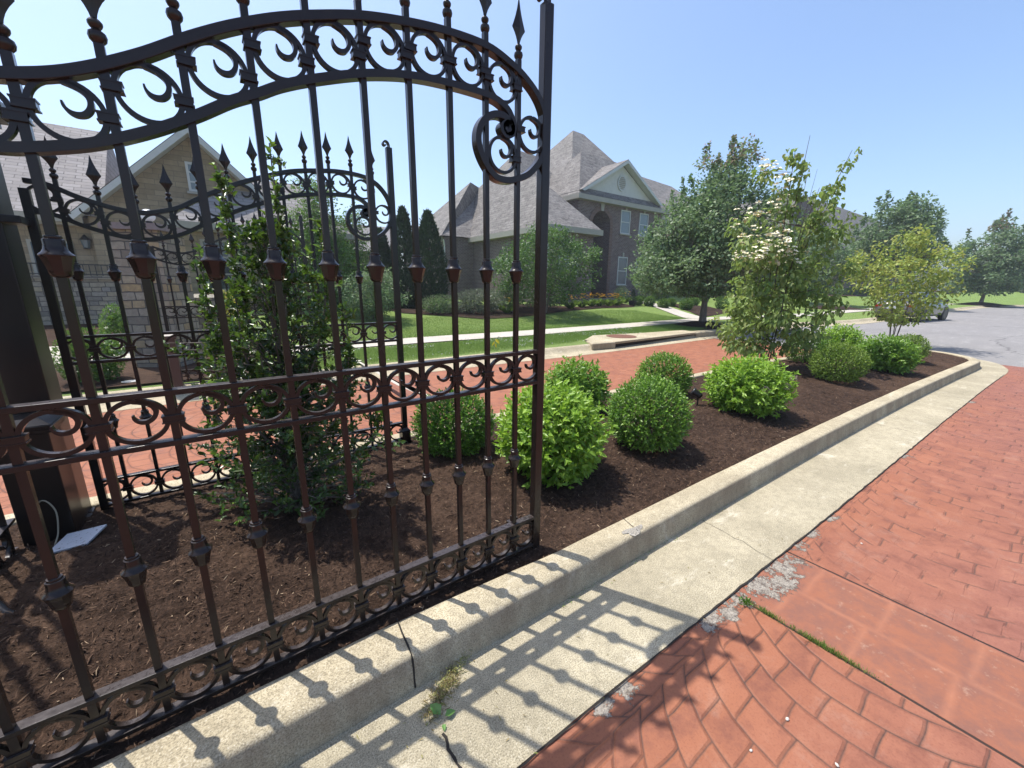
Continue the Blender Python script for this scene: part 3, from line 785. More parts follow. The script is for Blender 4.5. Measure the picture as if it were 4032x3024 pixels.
# short box posts with bevelled caps
def square_post(x, y, z, w, h, label, mat):
    g = thing('short_post', label, 'post', (x, y, z)); w2 = w / 2
    MB().box(-w2, w2, -w2, w2, 0, h).build('shaft', mat, g, bevel=.006)
    c = MB().box(-w2 - .018, w2 + .018, -w2 - .018, w2 + .018, h + .001, h + .025).box(-w2 - .03, w2 + .03, -w2 - .03, w2 + .03, h + .027, h + .045)
    c.lathe([(w * .87, h + .046), (w * .5, h + .08), (.002, h + .095)], 4, ph=math.pi / 4); c.build('cap', mat, g, bevel=.003)
square_post(-.905, 3.17, .17, .20, .62, 'short black square post with a sloping cap standing in the island mulch', POSTM)
square_post(-.60, 7.3, .10, .17, .72, 'short brown square post in front of the stone pillar beyond the far road', plain('post_brown', (.06, .033, .026), .4))
# fence panel between the two posts, across the island
def fence(x, y0, y1, n):
    g = thing('iron_fence', 'low row of iron pickets and rings crossing the mulch between the gate posts', 'fence', (x, y0, .15))
    L = y1 - y0
    for z in (.335, .168, 1.249, 1.094):
        MB().box(-.019, .019, 0, L, z - .15 - .008, z - .15 + .008).build('rail', IRON_FAR, g, bevel=.0018)
    for k in range(n):
        yy = L * (k + .5) / n
        MB().box(-.0098, .0098, yy - .0098, yy + .0098, .01, 2.05).build('picket', IRON_FAR, g)
        o = link('collar', COLLAR, IRON_FAR, g); o.location = (0, yy, ZC_U - .15)
        o = link('finial', FIN, IRON_FAR, g); o.location = (0, yy, 2.05)
        if k < n - 1:
            for me, z in ((RING_B, .2515), (RING_M, 1.1715)):
                o = link('ring', me, IRON_FAR, g); o.location = (0, yy + L / n / 2, z - .15); o.rotation_euler = (0, 0, math.pi / 2)
    return g
fence(XP, 1.66, 3.10, 9)

# ------------------------------------------------------------------ foliage
def nrm(a): return a / (np.linalg.norm(a, axis=1)[:, None] + 1e-9)
def leaves(C, D, N, L, W, fold=.25, curl=.0, shape=6):
    """C base points, D axis, N normal, L length (n,), W width (n,)"""
    n = len(C); D = nrm(D); S = nrm(np.cross(D, N)); N = nrm(np.cross(S, D)); L = L[:, None]; W = W[:, None]
    if shape == 4:
        P = [C, C + D * L * .5 + S * W * .5, C + D * L - N * L * curl, C + D * L * .5 - S * W * .5]
        V = np.stack(P, 1).reshape(-1, 3); F = np.arange(n)[:, None] * 4 + np.array([[0, 1, 2, 3]])
        return V, F, 4
    up_ = N * W * fold
    P = [C, C + D * L * .32 + S * W * .5 + up_, C + D * L * .70 + S * W * .36 + up_ * .7 - N * L * curl * .5, C + D * L - N * L * curl,
         C + D * L * .70 - S * W * .36 + up_ * .7 - N * L * curl * .5, C + D * L * .32 - S * W * .5 + up_]
    V = np.stack(P, 1).reshape(-1, 3); b = np.arange(n)[:, None] * 6
    F = np.stack([b + np.array([[0, 1, 2, 3]]), b + np.array([[0, 3, 4, 5]])], 1).reshape(-1, 4)
    return V, F, 6
def tubes_np(segs, sides=4):
    """segs: list of (pts (m,3), radii (m,))"""
    V = []; F = []; base = 0
    for pts, rad in segs:
        pts = np.asarray(pts, float); m = len(pts)
        t = np.gradient(pts, axis=0); t = nrm(t); ref = np.array([.31, .17, .94]) if abs(t[0][2]) < .9 else np.array([1., .1, 0])
        u = nrm(np.cross(t, ref)); w = np.cross(t, u); a = np.arange(sides) * 2 * np.pi / sides
        ring = pts[:, None, :] + (u[:, None, :] * np.cos(a)[None, :, None] + w[:, None, :] * np.sin(a)[None, :, None]) * np.asarray(rad)[:, None, None]
        V.append(ring.reshape(-1, 3)); I = base + np.arange(m * sides).reshape(m, sides)
        F.append(np.stack([I[:-1], np.roll(I[:-1], -1, 1), np.roll(I[1:], -1, 1), I[1:]], -1).reshape(-1, 4)); base += m * sides
    return np.concatenate(V), np.concatenate(F)
def rdir(n, zb=0.0):
    v = rng.normal(size=(n, 3)); v[:, 2] += zb; return nrm(v)
def foliage(name, par, C, D, N, L, W, mat, v=None, **k):
    V, F, q = leaves(C, D, N, L, W, **k)
    if v is None: v = rng.random(len(C))
    return link(name, nmesh(name, V, F, np.repeat(v, q)), mat, par)
def sprigs(tips, dirs, ln, per, ang, jit=.25):
    """opposite leaves along short sprigs ending at tips"""
    n = len(tips); t = np.linspace(0, 1, per); out = []
    P = tips[:, None, :] - dirs[:, None, :] * (ln * (1 - t))[None, :, None]
    a = rng.uniform(0, 2 * np.pi, n)[:, None] + np.arange(per)[None, :] * (np.pi * .5 * 1.1) + (np.arange(per)[None, :] % 2) * np.pi
    o = np.cross(dirs, np.array([.3, .2, .93])); o = nrm(o); o2 = np.cross(dirs, o)
    side = o[:, None, :] * np.cos(a)[..., None] + o2[:, None, :] * np.sin(a)[..., None]
    sp = (ang * (1.0 - .65 * t))[None, :, None]
    D = dirs[:, None, :] * np.cos(sp) + side * np.sin(sp)
    D = D.reshape(-1, 3) + rng.normal(0, jit, (n * per, 3))
    N = np.repeat(dirs, per, 0) + rng.normal(0, .35, (n * per, 3)) + np.array([0, 0, .5])
    return P.reshape(-1, 3), D, N, np.tile(t, n)
def shell(n, rx, ry, h, rough=.10, flat=.22, seed=1, inner=.0):
    """points on a lumpy ball sitting on the ground; returns pts, outward dirs"""
    i = np.arange(n) + .5; ph = np.arccos(1 - (1.0 + .80) * i / n); th = np.pi * (1 + 5 ** .5) * i + rng.normal(0, .1, n)
    d = np.stack([np.cos(th) * np.sin(ph), np.sin(th) * np.sin(ph), np.cos(ph)], 1)
    lump = 1 + rough * 2.2 * fbm(th * 1.4 + seed * 3.1, ph * 2.2 + seed, 3, seed) + rng.normal(0, rough * .30, n) - inner * rng.random(n)
    cz = h * .47; P = d * lump[:, None] * np.array([rx, ry, h * .53]); P[:, 2] += cz
    P[:, 2] = np.maximum(P[:, 2], .015 + .05 * rng.random(n))
    return P, nrm(d * np.array([1 / rx, 1 / ry, 1 / (h * .53)]))
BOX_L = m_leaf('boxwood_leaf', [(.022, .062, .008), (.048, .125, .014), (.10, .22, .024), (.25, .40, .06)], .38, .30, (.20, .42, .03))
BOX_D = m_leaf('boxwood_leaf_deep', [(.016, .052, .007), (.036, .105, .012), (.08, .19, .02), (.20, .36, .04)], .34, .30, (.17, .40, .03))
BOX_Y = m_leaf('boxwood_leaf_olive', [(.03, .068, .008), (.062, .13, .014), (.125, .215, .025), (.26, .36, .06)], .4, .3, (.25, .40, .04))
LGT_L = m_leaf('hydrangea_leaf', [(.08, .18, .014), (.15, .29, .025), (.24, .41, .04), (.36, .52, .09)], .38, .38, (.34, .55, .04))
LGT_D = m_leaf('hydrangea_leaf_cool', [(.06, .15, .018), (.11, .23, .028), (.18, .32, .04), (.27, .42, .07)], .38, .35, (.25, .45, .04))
STEM = plain('green_stem', (.10, .11, .04), .7)
def shrub(name, label, cat, x, y, w, ztop, kind, n, leaf, mat, group, seed, core=True, z=None):
    z0 = float(mulch_z(x, y)) - .01 if z is None else z
    g = thing(name, label, cat, (x, y, z0), 0, group); h = ztop - z0; r = w / 2
    if kind == 'box':
        tips, d = shell(n, r, r * rng.uniform(.93, 1.05), h, .13, seed=seed)
        d = nrm(d + rng.normal(0, .32, d.shape) + np.array([0, 0, .35]))
        P, D, N, t = sprigs(tips, d, leaf * 2.9, 9, 1.15)
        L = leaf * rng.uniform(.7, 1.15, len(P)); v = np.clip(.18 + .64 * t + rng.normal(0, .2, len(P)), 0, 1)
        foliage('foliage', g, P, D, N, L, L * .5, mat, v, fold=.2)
    else:
        tips, d = shell(n, r, r * rng.uniform(.93, 1.05), h, .24, seed=seed)
        d = nrm(d * np.array([1, 1, .6]) + rng.normal(0, .25, d.shape) + np.array([0, 0, .55]))
        P, D, N, t = sprigs(tips, d, leaf * 2.4, 10, 1.15)
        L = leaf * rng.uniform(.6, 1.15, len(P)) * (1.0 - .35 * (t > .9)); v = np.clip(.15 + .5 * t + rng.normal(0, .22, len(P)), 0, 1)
        foliage('foliage', g, P, D + np.array([0, 0, -.12]), N, L, L * .46, mat, v, fold=.22, curl=.16)
    # inner twigs, and inner leaves coloured darker to paint the shade of the gaps
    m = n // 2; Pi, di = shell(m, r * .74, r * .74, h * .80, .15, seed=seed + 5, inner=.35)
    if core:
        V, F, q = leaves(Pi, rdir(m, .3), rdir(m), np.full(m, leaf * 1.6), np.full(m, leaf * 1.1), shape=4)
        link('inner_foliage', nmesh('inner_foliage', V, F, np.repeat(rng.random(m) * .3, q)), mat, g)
    segs = []
    for k in range(26):
        e = Pi[rng.integers(m)]; b0 = np.array([rng.normal(0, .03), rng.normal(0, .03), -.02]); mid = (b0 + e) / 2 + rng.normal(0, .02, 3)
        segs.append(([b0, mid, e], [.007, .005, .002]))
    V, F = tubes_np(segs); link('stems', nmesh('stems', V, F), BARK, g)
    return g
SG = 'rounded shrubs planted along the island'
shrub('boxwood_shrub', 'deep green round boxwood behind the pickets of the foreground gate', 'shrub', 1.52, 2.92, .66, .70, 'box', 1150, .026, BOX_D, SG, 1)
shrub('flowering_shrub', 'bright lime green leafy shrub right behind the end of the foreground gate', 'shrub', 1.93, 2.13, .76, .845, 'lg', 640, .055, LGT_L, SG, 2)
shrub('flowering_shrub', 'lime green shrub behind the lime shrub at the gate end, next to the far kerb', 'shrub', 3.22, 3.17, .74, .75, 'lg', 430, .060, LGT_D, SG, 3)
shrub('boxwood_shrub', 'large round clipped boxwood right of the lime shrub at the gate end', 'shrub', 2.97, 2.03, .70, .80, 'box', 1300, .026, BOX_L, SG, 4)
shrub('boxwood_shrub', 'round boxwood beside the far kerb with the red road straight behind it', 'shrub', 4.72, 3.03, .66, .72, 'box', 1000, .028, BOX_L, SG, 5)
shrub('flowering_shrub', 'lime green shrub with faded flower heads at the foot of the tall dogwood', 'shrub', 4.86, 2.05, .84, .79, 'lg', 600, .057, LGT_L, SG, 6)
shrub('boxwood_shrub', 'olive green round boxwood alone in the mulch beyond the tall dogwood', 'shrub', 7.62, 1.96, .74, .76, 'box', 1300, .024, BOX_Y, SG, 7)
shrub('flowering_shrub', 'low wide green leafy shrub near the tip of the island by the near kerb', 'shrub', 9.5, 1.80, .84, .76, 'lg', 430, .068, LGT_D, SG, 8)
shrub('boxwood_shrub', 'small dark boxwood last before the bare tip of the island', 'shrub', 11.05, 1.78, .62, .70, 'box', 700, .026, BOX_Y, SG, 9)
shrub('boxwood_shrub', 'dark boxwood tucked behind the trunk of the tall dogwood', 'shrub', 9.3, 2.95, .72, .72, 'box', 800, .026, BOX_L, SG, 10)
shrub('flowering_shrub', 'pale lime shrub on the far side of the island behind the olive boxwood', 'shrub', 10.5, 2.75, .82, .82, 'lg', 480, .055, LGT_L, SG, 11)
# faded flower heads on one shrub
hd = plain('dried_flower', (.25, .20, .18), .9)
for k, (a, b_, c) in enumerate(((4.60, 1.75, .52), (4.80, 1.63, .55), (4.97, 1.64, .62))):
    m = 120; P = rdir(m) * .034 * rng.uniform(.6, 1, (m, 1))
    o = foliage('flower_head', None, P, P + 1e-5, rdir(m), np.full(m, .010), np.full(m, .009), hd, shape=4); o.location = (a, b_, c)
    tag(o, ['brownish faded flower head on the left side of the lime shrub under the dogwood', 'brownish faded flower head on the middle of the lime shrub under the dogwood', 'brownish faded flower head high on the right of the lime shrub under the dogwood'][k], 'flower', 'faded flower heads')

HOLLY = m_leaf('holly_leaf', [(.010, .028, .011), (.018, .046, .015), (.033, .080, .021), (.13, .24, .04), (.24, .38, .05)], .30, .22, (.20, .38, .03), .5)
def holly():
    x, y = .26, 2.62; z0 = float(mulch_z(x, y)) - .01
    g = thing('holly_tree', 'upright glossy dark holly with several stems growing between the two gate leaves', 'tree', (x, y, z0))
    # local axes: a runs to the right as seen from the road, b away from it
    ra = np.array([.81, -.59, 0]); rb = np.array([.59, .81, 0])
    shoots = [(-.22, .05, 1.98), (.10, -.02, 2.06), (-.05, .1, 1.75), (-.36, 0, 1.55), (.28, .05, 1.72), (.42, -.05, 1.25), (-.30, -.1, 1.10), (.33, .12, .95), (-.12, -.12, 1.35), (.16, .15, 1.55), (.02, -.2, 1.0), (-.46, .05, .78), (.50, .1, .62)]
    segs = [([(0, 0, -.03), (.01, .01, .3), (-.01, .02, .75)], [.028, .024, .018])]
    tips = []; dirs = []; vs = []
    for (a, b_, h) in shoots:
        top = ra * a + rb * b_ + np.array([0, 0, h]); st = np.array([0, 0, min(.55, h * .3)])
        pts = cr([st, st * .5 + np.array([top[0] * .62, top[1] * .62, h * .42]) * .6 + top * .05, np.array([top[0] * .95, top[1] * .95, h * .72]), top], 6)
        pts = np.array(pts); segs.append((pts, np.linspace(.012, .003, len(pts))))
        nb = int(13 * h)
        for k in range(nb):
            f = rng.uniform(.15, 1.0); i = min(len(pts) - 2, int(f * (len(pts) - 1))); p = pts[i] + (pts[i + 1] - pts[i]) * rng.random()
            taper = (1 - f) * .24 + .03
            th = rng.uniform(0, 2 * np.pi); d = np.array([math.cos(th), math.sin(th), rng.uniform(.0, .8)]); d /= np.linalg.norm(d)
            e = p + d * rng.uniform(.35, 1.1) * taper
            segs.append(([p, (p + e) / 2 + np.array([0, 0, .01]), e], [.003, .0025, .0015]))
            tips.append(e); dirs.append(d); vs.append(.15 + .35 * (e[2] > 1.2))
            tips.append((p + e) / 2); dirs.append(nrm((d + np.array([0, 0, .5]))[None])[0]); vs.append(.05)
        for f in np.linspace(.35, 1, int(8 * h)):
            i = min(len(pts) - 1, int(f * (len(pts) - 1))); tips.append(pts[i] + rng.normal(0, .01, 3)); dirs.append(np.array([rng.normal(0, .3), rng.normal(0, .3), 1.])); vs.append(.25 + .5 * (f > .75))
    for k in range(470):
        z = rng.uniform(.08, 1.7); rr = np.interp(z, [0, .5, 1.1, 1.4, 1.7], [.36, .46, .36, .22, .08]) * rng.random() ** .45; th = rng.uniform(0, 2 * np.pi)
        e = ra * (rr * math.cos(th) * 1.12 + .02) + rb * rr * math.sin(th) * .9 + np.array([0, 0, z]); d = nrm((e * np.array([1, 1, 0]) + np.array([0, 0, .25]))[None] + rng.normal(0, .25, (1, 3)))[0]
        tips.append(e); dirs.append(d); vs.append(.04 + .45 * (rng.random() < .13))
        if k % 3 == 0: segs.append(([np.array([0, 0, max(.05, z - .25)]), e * np.array([.5, .5, 1]) - np.array([0, 0, .05]), e], [.004, .003, .0015]))
    # skirt of low branches
    for k in range(150):
        th = rng.uniform(0, 2 * np.pi); r = rng.uniform(.10, .40) * (1 if math.cos(th - .3) > 0 else .85); z = rng.uniform(.03, .85)
        e = np.array([r * math.cos(th), r * math.sin(th), z]); p = np.array([0, 0, max(.02, z - .15)])
        segs.append(([p, (p + e) / 2 + np.array([0, 0, .03]), e], [.005, .004, .0015])); tips.append(e); dirs.append(nrm((e - p)[None])[0]); vs.append(.05 + .35 * (rng.random() < .12))
    for a, z in ((-.62, .42), (-.55, .36), (.60, .5), (.66, .45), (-.60, 1.0), (-.66, 1.04), (-.52, .98), (-.55, .06), (-.62, .10)):
        e = ra * a + np.array([0, 0, z]); p = np.array([0, 0, z - .05]); segs.append(([p, (p + e) / 2 + np.array([0, 0, .03]), e], [.005, .004, .0015])); 
        for q in (1, .85, .7): tips.append(p + (e - p) * q); dirs.append(nrm((e - p)[None] + np.array([[0, 0, .4]]))[0]); vs.append(.30)
    tips = np.array(tips); dirs = nrm(np.array(dirs)); vs = np.array(vs)
    per = 10
    P, D, N, t = sprigs(tips, dirs, .085, per, 1.25, .25)
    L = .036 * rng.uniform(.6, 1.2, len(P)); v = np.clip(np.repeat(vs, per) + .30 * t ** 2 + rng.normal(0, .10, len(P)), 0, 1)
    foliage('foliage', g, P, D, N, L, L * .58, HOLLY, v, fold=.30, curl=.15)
    V, F = tubes_np(segs, 5); link('stems', nmesh('stems', V, F), BARKG, g)
holly()

def tree(name, label, cat, x, y, z0, H, crown0, rad, prof, ncl, per, leaf, mat, bark, trunk_r, lean=(0, 0), shoots=0, multi=1, seed=1, group=None, crad=.28, droop=.2, topv=None, gap=.0, asp=.6, shape=4, nlimb=14, up_bias=.5, zsq=1.0, lobes=None):
    """prof(t) crown radius factor for t in 0..1 from crown base to top"""
    g = thing(name, label, cat, (x, y, z0), 0, group)
    r0 = np.random.default_rng(seed * 17 + 3)
    # cluster centres
    t = r0.random(ncl * 3); th = r0.uniform(0, 2 * np.pi, ncl * 3); rr = r0.random(ncl * 3) ** .45
    R = np.array([prof(k) for k in t]) * rad
    lump = 1 + .35 * fbm(th * 1.3 + seed, t * 4.2 + seed, 3, seed)
    keep = r0.random(ncl * 3) < (R / rad) ** 1.2 + .06
    if gap: keep &= (fbm(th * 2.2 + 9 + seed, t * 7 + rr * 2, 3, seed + 4) > -.16 + gap * .2)
    t, th, rr, R, lump = [a[keep][:ncl] for a in (t, th, rr, R, lump)]
    cx = np.cos(th) * R * rr * lump; cy = np.sin(th) * R * rr * lump; cz = crown0 + (H - crown0) * t * (1 + .04 * np.sin(th * 3 + seed))
    if lobes:
        w_ = np.array([l[2] ** 2 * l[3] for l in lobes]); li = r0.choice(len(lobes), len(cx), p=w_ / w_.sum()); LA = np.array(lobes)[li]
        cx = cx * LA[:, 2] + LA[:, 0]; cy = cy * LA[:, 2] + LA[:, 1]; cz = crown0 + (cz - crown0) * LA[:, 3]
    Cc = np.stack([cx + lean[0] * cz / H, cy + lean[1] * cz / H, cz], 1); n = len(Cc)
    segs = []; L0 = []
    for k in range(multi):
        a = 2 * np.pi * k / max(1, multi) + seed; sp = .0 if multi == 1 else 1.0
        b0 = np.array([math.cos(a) * .05 * sp, math.sin(a) * .05 * sp, -.08])
        top = np.array([math.cos(a) * rad * .35 * sp + lean[0], math.sin(a) * rad * .35 * sp + lean[1], H * (.90 if multi == 1 else r0.uniform(.75, .95))])
        pts = np.array(cr([b0, b0 * .6 + np.array([top[0] * .2, top[1] * .2, crown0 * .8 + .05]), b0 * .2 + np.array([top[0] * .6, top[1] * .6, H * .55]), top], 6))
        rd = np.linspace(1, .12, len(pts)) ** 1.1 * trunk_r / (multi ** .45); rd[0] *= 1.25; segs.append((pts, rd)); L0.append(pts)
    trunk = np.concatenate(L0); lim = [trunk]
    for k in range(nlimb):
        c = Cc[r0.integers(n)]; i = r0.integers(len(trunk)); zc = max(crown0 * .9, min(c[2] - .25 * math.hypot(c[0], c[1]) * up_bias * 2, H * .85))
        p = trunk[int(np.argmin(np.abs(trunk[:, 2] - zc) + .0 * i))]
        e = c; mid = p + (e - p) * .5 + np.array([0, 0, -.03 * H * .3]); pts = np.array(cr([p, mid, e], 5)); segs.append((pts, np.linspace(trunk_r * .33, trunk_r * .06, len(pts)))); lim.append(pts)
    A = np.concatenate(lim)
    for c in Cc:
        q = A[A[:, 2] < c[2] + .05] if (A[:, 2] < c[2] + .05).any() else A
        p = q[int(np.argmin(((q - c) ** 2).sum(1)))]; segs.append(([p, (p + c) / 2, c], [trunk_r * .09, trunk_r * .06, trunk_r * .03]))
    V, F = tubes_np(segs, 5); link('trunk', nmesh('trunk', V, F), bark, g)
    m = n * per; base = np.repeat(Cc, per, 0); off = rdir(m) * (r0.random((m, 1)) ** .5) * crad * np.array([1, 1, .75 * zsq]); P = base + off
    D = nrm(off + 1e-4) * .7 + rdir(m) * .6 + np.array([0, 0, .15 - droop]); N = rdir(m) * .75 + nrm(off + 1e-5) * .4 + np.array([0, 0, .8])
    if shoots:
        top = [i for i in range(n) if not np.any((np.hypot(*(Cc[:, :2] - Cc[i, :2]).T) < crad * .9) & (Cc[:, 2] > Cc[i, 2] + crad * .8))]
        sb = np.repeat(Cc[np.array(top)[r0.integers(len(top), size=shoots)]] + r0.normal(0, crad * .45, (shoots, 3)), 46, 0); f_ = np.tile(np.linspace(0, 1, 46), shoots)
        hh = np.repeat(r0.uniform(.7, 1.6, shoots) * crad, 46); P2 = sb + rdir(len(sb)) * (.16 * crad * (1.15 - f_))[:, None] + np.stack([f_ * 0, f_ * 0, crad * .45 + f_ * hh], 1)
        P = np.concatenate([P, P2]); D = np.concatenate([D, rdir(len(sb), .6)]); N = np.concatenate([N, rdir(len(sb), .6)]); m = len(P)
    L = leaf * rng.uniform(.6, 1.2, m); v = rng.normal(.42, .2, m); v[:n * per] += np.repeat(r0.normal(0, .10, n), per); v = np.clip(v, 0, .8)
    if topv is not None: v = np.where((P[:, 2] > H * topv) & (rng.random(m) < .45), 1.0, v)
    foliage('crown', g, P, D, N, L, L * asp, mat, v, shape=shape, curl=.12 if shape == 6 else .1)
    return g, Cc
MAPLE = m_leaf('maple_leaf', [(.055, .11, .045), (.095, .18, .075), (.145, .25, .11), (.22, .33, .17), (.24, .15, .12)], .55, .36, (.20, .34, .10))
DOGW = m_leaf('dogwood_leaf', [(.065, .13, .033), (.11, .21, .045), (.18, .29, .065), (.30, .40, .12), (.40, .33, .15)], .5, .46, (.32, .46, .08))
DOGY = m_leaf('dogwood_leaf_yellow', [(.10, .20, .035), (.17, .29, .05), (.26, .37, .065), (.40, .44, .11), (.48, .38, .14)], .55, .40, (.42, .44, .08))
LIME = m_leaf('tree_leaf_fresh', [(.035, .09, .015), (.06, .14, .02), (.10, .20, .03), (.15, .27, .05)], .4, .3, (.22, .38, .05))
ARBV = m_leaf('arborvitae_leaf', [(.006, .018, .007), (.012, .032, .011), (.022, .052, .018), (.035, .075, .022)], .6, .12)
FART = m_leaf('far_tree_leaf', [(.05, .085, .045), (.075, .12, .06), (.11, .16, .085), (.15, .20, .11)], .5, .25)
YMAP = m_leaf('young_maple_leaf', [(.024, .06, .014), (.042, .10, .022), (.075, .155, .034), (.15, .24, .06)], .5, .3, (.16, .30, .05))
# street maple
ell = lambda a=.0, p=.5: (lambda t: max(.02, (1 - abs((t - (.38 + a)) / (.62 if t > .38 + a else .40)) ** 2.0)) ** p)
g, cc = tree('maple_tree', 'full green maple with reddish tips in a mulch ring by the sidewalk', 'tree', 15.1, 8.32, .26, 6.3, 1.2, 2.85, ell(-.18, .48), 500, 90, .12, MAPLE, BARKG, .155, seed=3, crad=.46, topv=.86, gap=.25, nlimb=22, asp=.72, shoots=60, lobes=[(-.95, .70, .62, .62), (.48, -.35, .74, .95), (0, 0, .95, .84), (-.45, .33, .5, .86)])
# spiky leader shoots on top of the maple
# tall flowering dogwood
g, cc = tree('dogwood_tree', 'tall dogwood with drooping green leaves and cream bracts in the middle of the island', 'tree', 7.85, 3.1, .18, 3.5, .22, .95, lambda t: (.6 + .4 * math.sin(min(1, t * 2.2) * 1.57)) * (1 - max(0, (t - .5) / .5) ** 1.3 * .8), 185, 23, .10, DOGW, BARK, .035, multi=5, seed=11, crad=.17, droop=.95, gap=.3, asp=.58, shape=6, nlimb=16, lobes=[(-.28, .20, .55, 1.0), (.48, -.36, .55, .80), (.05, 0, .95, .52)])
br = plain('bract', (.80, .74, .52), .6)
m = 230; k = cc[(cc[:, 2] > 1.7) & (cc[:, 0] - cc[:, 1] < .35)]; s = k[rng.integers(len(k), size=m)] + rdir(m, -.2) * .13 + np.array([-.02, -.05, .10])
s = np.repeat(s, 4, 0); a = np.tile(np.arange(4) * np.pi / 2, m) + np.repeat(rng.uniform(0, 1.5, m), 4)
foliage('bracts', g, s, np.stack([np.cos(a), np.sin(a), rng.normal(0, .25, 4 * m)], 1), np.repeat(np.array([[-.35, -.5, .8]]) + rng.normal(0, .3, (m, 3)), 4, 0), np.full(4 * m, .052), np.full(4 * m, .046), br, shape=6)['kind'] = 'stuff'
# sprays reaching up on the right side
segs = []; sp_ = []
for (dx, dy, h, n_) in ((.95, -.45, 3.6, 26), (.70, -.30, 3.1, 22), (.15, -.1, 3.75, 24), (-.05, .0, 3.55, 22), (.45, -.25, 3.0, 18), (1.05, -.55, 2.6, 16)):
    e = np.array([dx, dy, h]); p = np.array([dx * .35, dy * .35, h * .5]); pts = np.array(cr([p, (p + e) / 2 + np.array([.0, 0, .05]), e], 6)); segs.append((pts, np.linspace(.010, .003, len(pts))))
    for f in rng.random(n_): sp_.append(p + (e - p) * f + rng.normal(0, .05, 3))
V, F = tubes_np(segs); link('stems', nmesh('stems', V, F), BARK, g)
sp_ = np.repeat(np.array(sp_), 9, 0); sp_ = sp_ + rdir(len(sp_)) * .07; n = len(sp_)
foliage('foliage', g, sp_, rdir(n) * .7 + np.array([0, 0, -.8]), rdir(n) + np.array([0, 0, .6]), .095 * rng.uniform(.6, 1.1, n), .055 * rng.uniform(.7, 1.1, n), DOGW, np.clip(rng.normal(.5, .2, n), 0, .9), shape=6, curl=.15)
tree('dogwood_tree', 'yellowing broad dogwood near the tip of the island with bare stems below', 'tree', 15.1, 2.8, .14, 2.95, .5, 1.16, lambda t: (.30 + .70 * math.sin(min(1, t * 1.7) * 1.57)) * (1 - max(0, (t - .6) / .4) ** 2 * .75), 150, 26, .10, DOGY, BARK, .032, multi=6, seed=21, crad=.24, droop=.5, gap=.25, asp=.6, shape=6)
# trees beyond the far road
GT = 'trees around the houses'
tree('maple_tree', 'broad dark green maple beyond the curve of the road', 'tree', 61.3, 5.55, .2, 7.7, 1.3, 3.5, ell(-.08, .5), 260, 60, .26, MAPLE, BARKG, .20, seed=31, crad=.6, shoots=22, topv=.9, gap=.2, group=GT, lean=(.4, -.3))
tree('maple_tree', 'green maple behind the yellowing dogwood in front of the long grey roof', 'tree', 44.0, 9.2, .7, 7.6, 1.6, 2.7, ell(.02, .5), 260, 60, .25, MAPLE, BARKG, .18, seed=33, crad=.6, shoots=24, gap=.3, group=GT)
tree('maple_tree', 'small bushy green tree left of the yellowing dogwood by the hedge', 'tree', 40.5, 13.5, .8, 5.0, .8, 3.4, ell(.0, .5), 220, 50, .22, MAPLE, BARKG, .15, seed=35, crad=.6, group=GT)
tree('maple_tree', 'tree top showing above the long grey roof', 'tree', 62, 24, .8, 10.6, 2, 3.0, ell(.05, .5), 120, 50, .3, LIME, BARKG, .18, seed=37, crad=.7, group=GT)
tree('young_tree', 'spreading fresh green young maple in front of the brick wall', 'tree', 11.6, 13.6, .42, 3.55, .4, 2.35, lambda t: (.55 + .45 * math.sin(min(1, t * 2) * 1.57)) * (1 - max(0, (t - .55) / .45) ** 2 * .55), 300, 62, .095, YMAP, BARKG, .06, multi=4, seed=41, crad=.32, gap=.25, group=GT, asp=.75)
tree('young_tree', 'tall light green tree behind the gates, between tan house and evergreens', 'tree', 3.1, 15.6, .35, 4.75, .3, 1.45, lambda t: 1 - .8 * t ** 1.6, 260, 70, .09, LIME, BARKG, .08, seed=43, crad=.36, group=GT, gap=.1)
tree('young_tree', 'narrower light green tree beside the taller one behind the gates', 'tree', 4.6, 17.0, .45, 3.9, .3, 1.15, lambda t: 1 - .8 * t ** 1.4, 170, 70, .09, LIME, BARKG, .07, seed=45, crad=.34, group=GT)
tree('young_tree', 'small round dark bush at the foot of the light green trees', 'bush', 4.2, 13.6, .4, 1.6, .1, 1.05, ell(.1, .5), 110, 70, .08, MAPLE, BARKG, .04, seed=46, crad=.28, group=GT)
def arborvitae(label, x, y, z, h, r, seed):
    g = thing('arborvitae', label, 'evergreen', (x, y, z), 0, 'clipped arborvitae beside the brick house')
    r0 = np.random.default_rng(seed); n = 5200
    t = r0.random(n) ** 1.35; th = r0.uniform(0, 2 * np.pi, n)
    R = r * np.minimum(1, (1 - t) * 2.1 + .02) ** .75 * (1 + .30 * fbm(th * 2.4 + seed, t * 11, 3, seed)) * r0.uniform(.80, 1, n)
    P = np.stack([np.cos(th) * R, np.sin(th) * R, t * h], 1); out = np.stack([np.cos(th), np.sin(th), np.zeros(n)], 1)
    for q in range(1):
        P3 = np.repeat(P, 3, 0) + rng.normal(0, .035, (n * 3, 3)); o3 = np.repeat(out, 3, 0)
        D = o3 * .5 + np.array([0, 0, 1.0]) + rng.normal(0, .3, (n * 3, 3)); N = o3 + rng.normal(0, .5, (n * 3, 3))
        L = .12 * rng.uniform(.6, 1.2, n * 3)
        foliage('foliage', g, P3, D, N, L, L * .42, ARBV, shape=4)
    V, F = tubes_np([([(0, 0, -.1), (0, 0, h * .5), (0, 0, h * .93)], [.07, .045, .01])], 6); link('trunk', nmesh('trunk', V, F), BARK, g)
arborvitae('leftmost and shortest of the dark arborvitae columns', 5.75, 17.0, .45, 3.25, .52, 1)
arborvitae('tallest dark arborvitae column, the middle one of three', 6.50, 16.4, .45, 4.05, .56, 2)
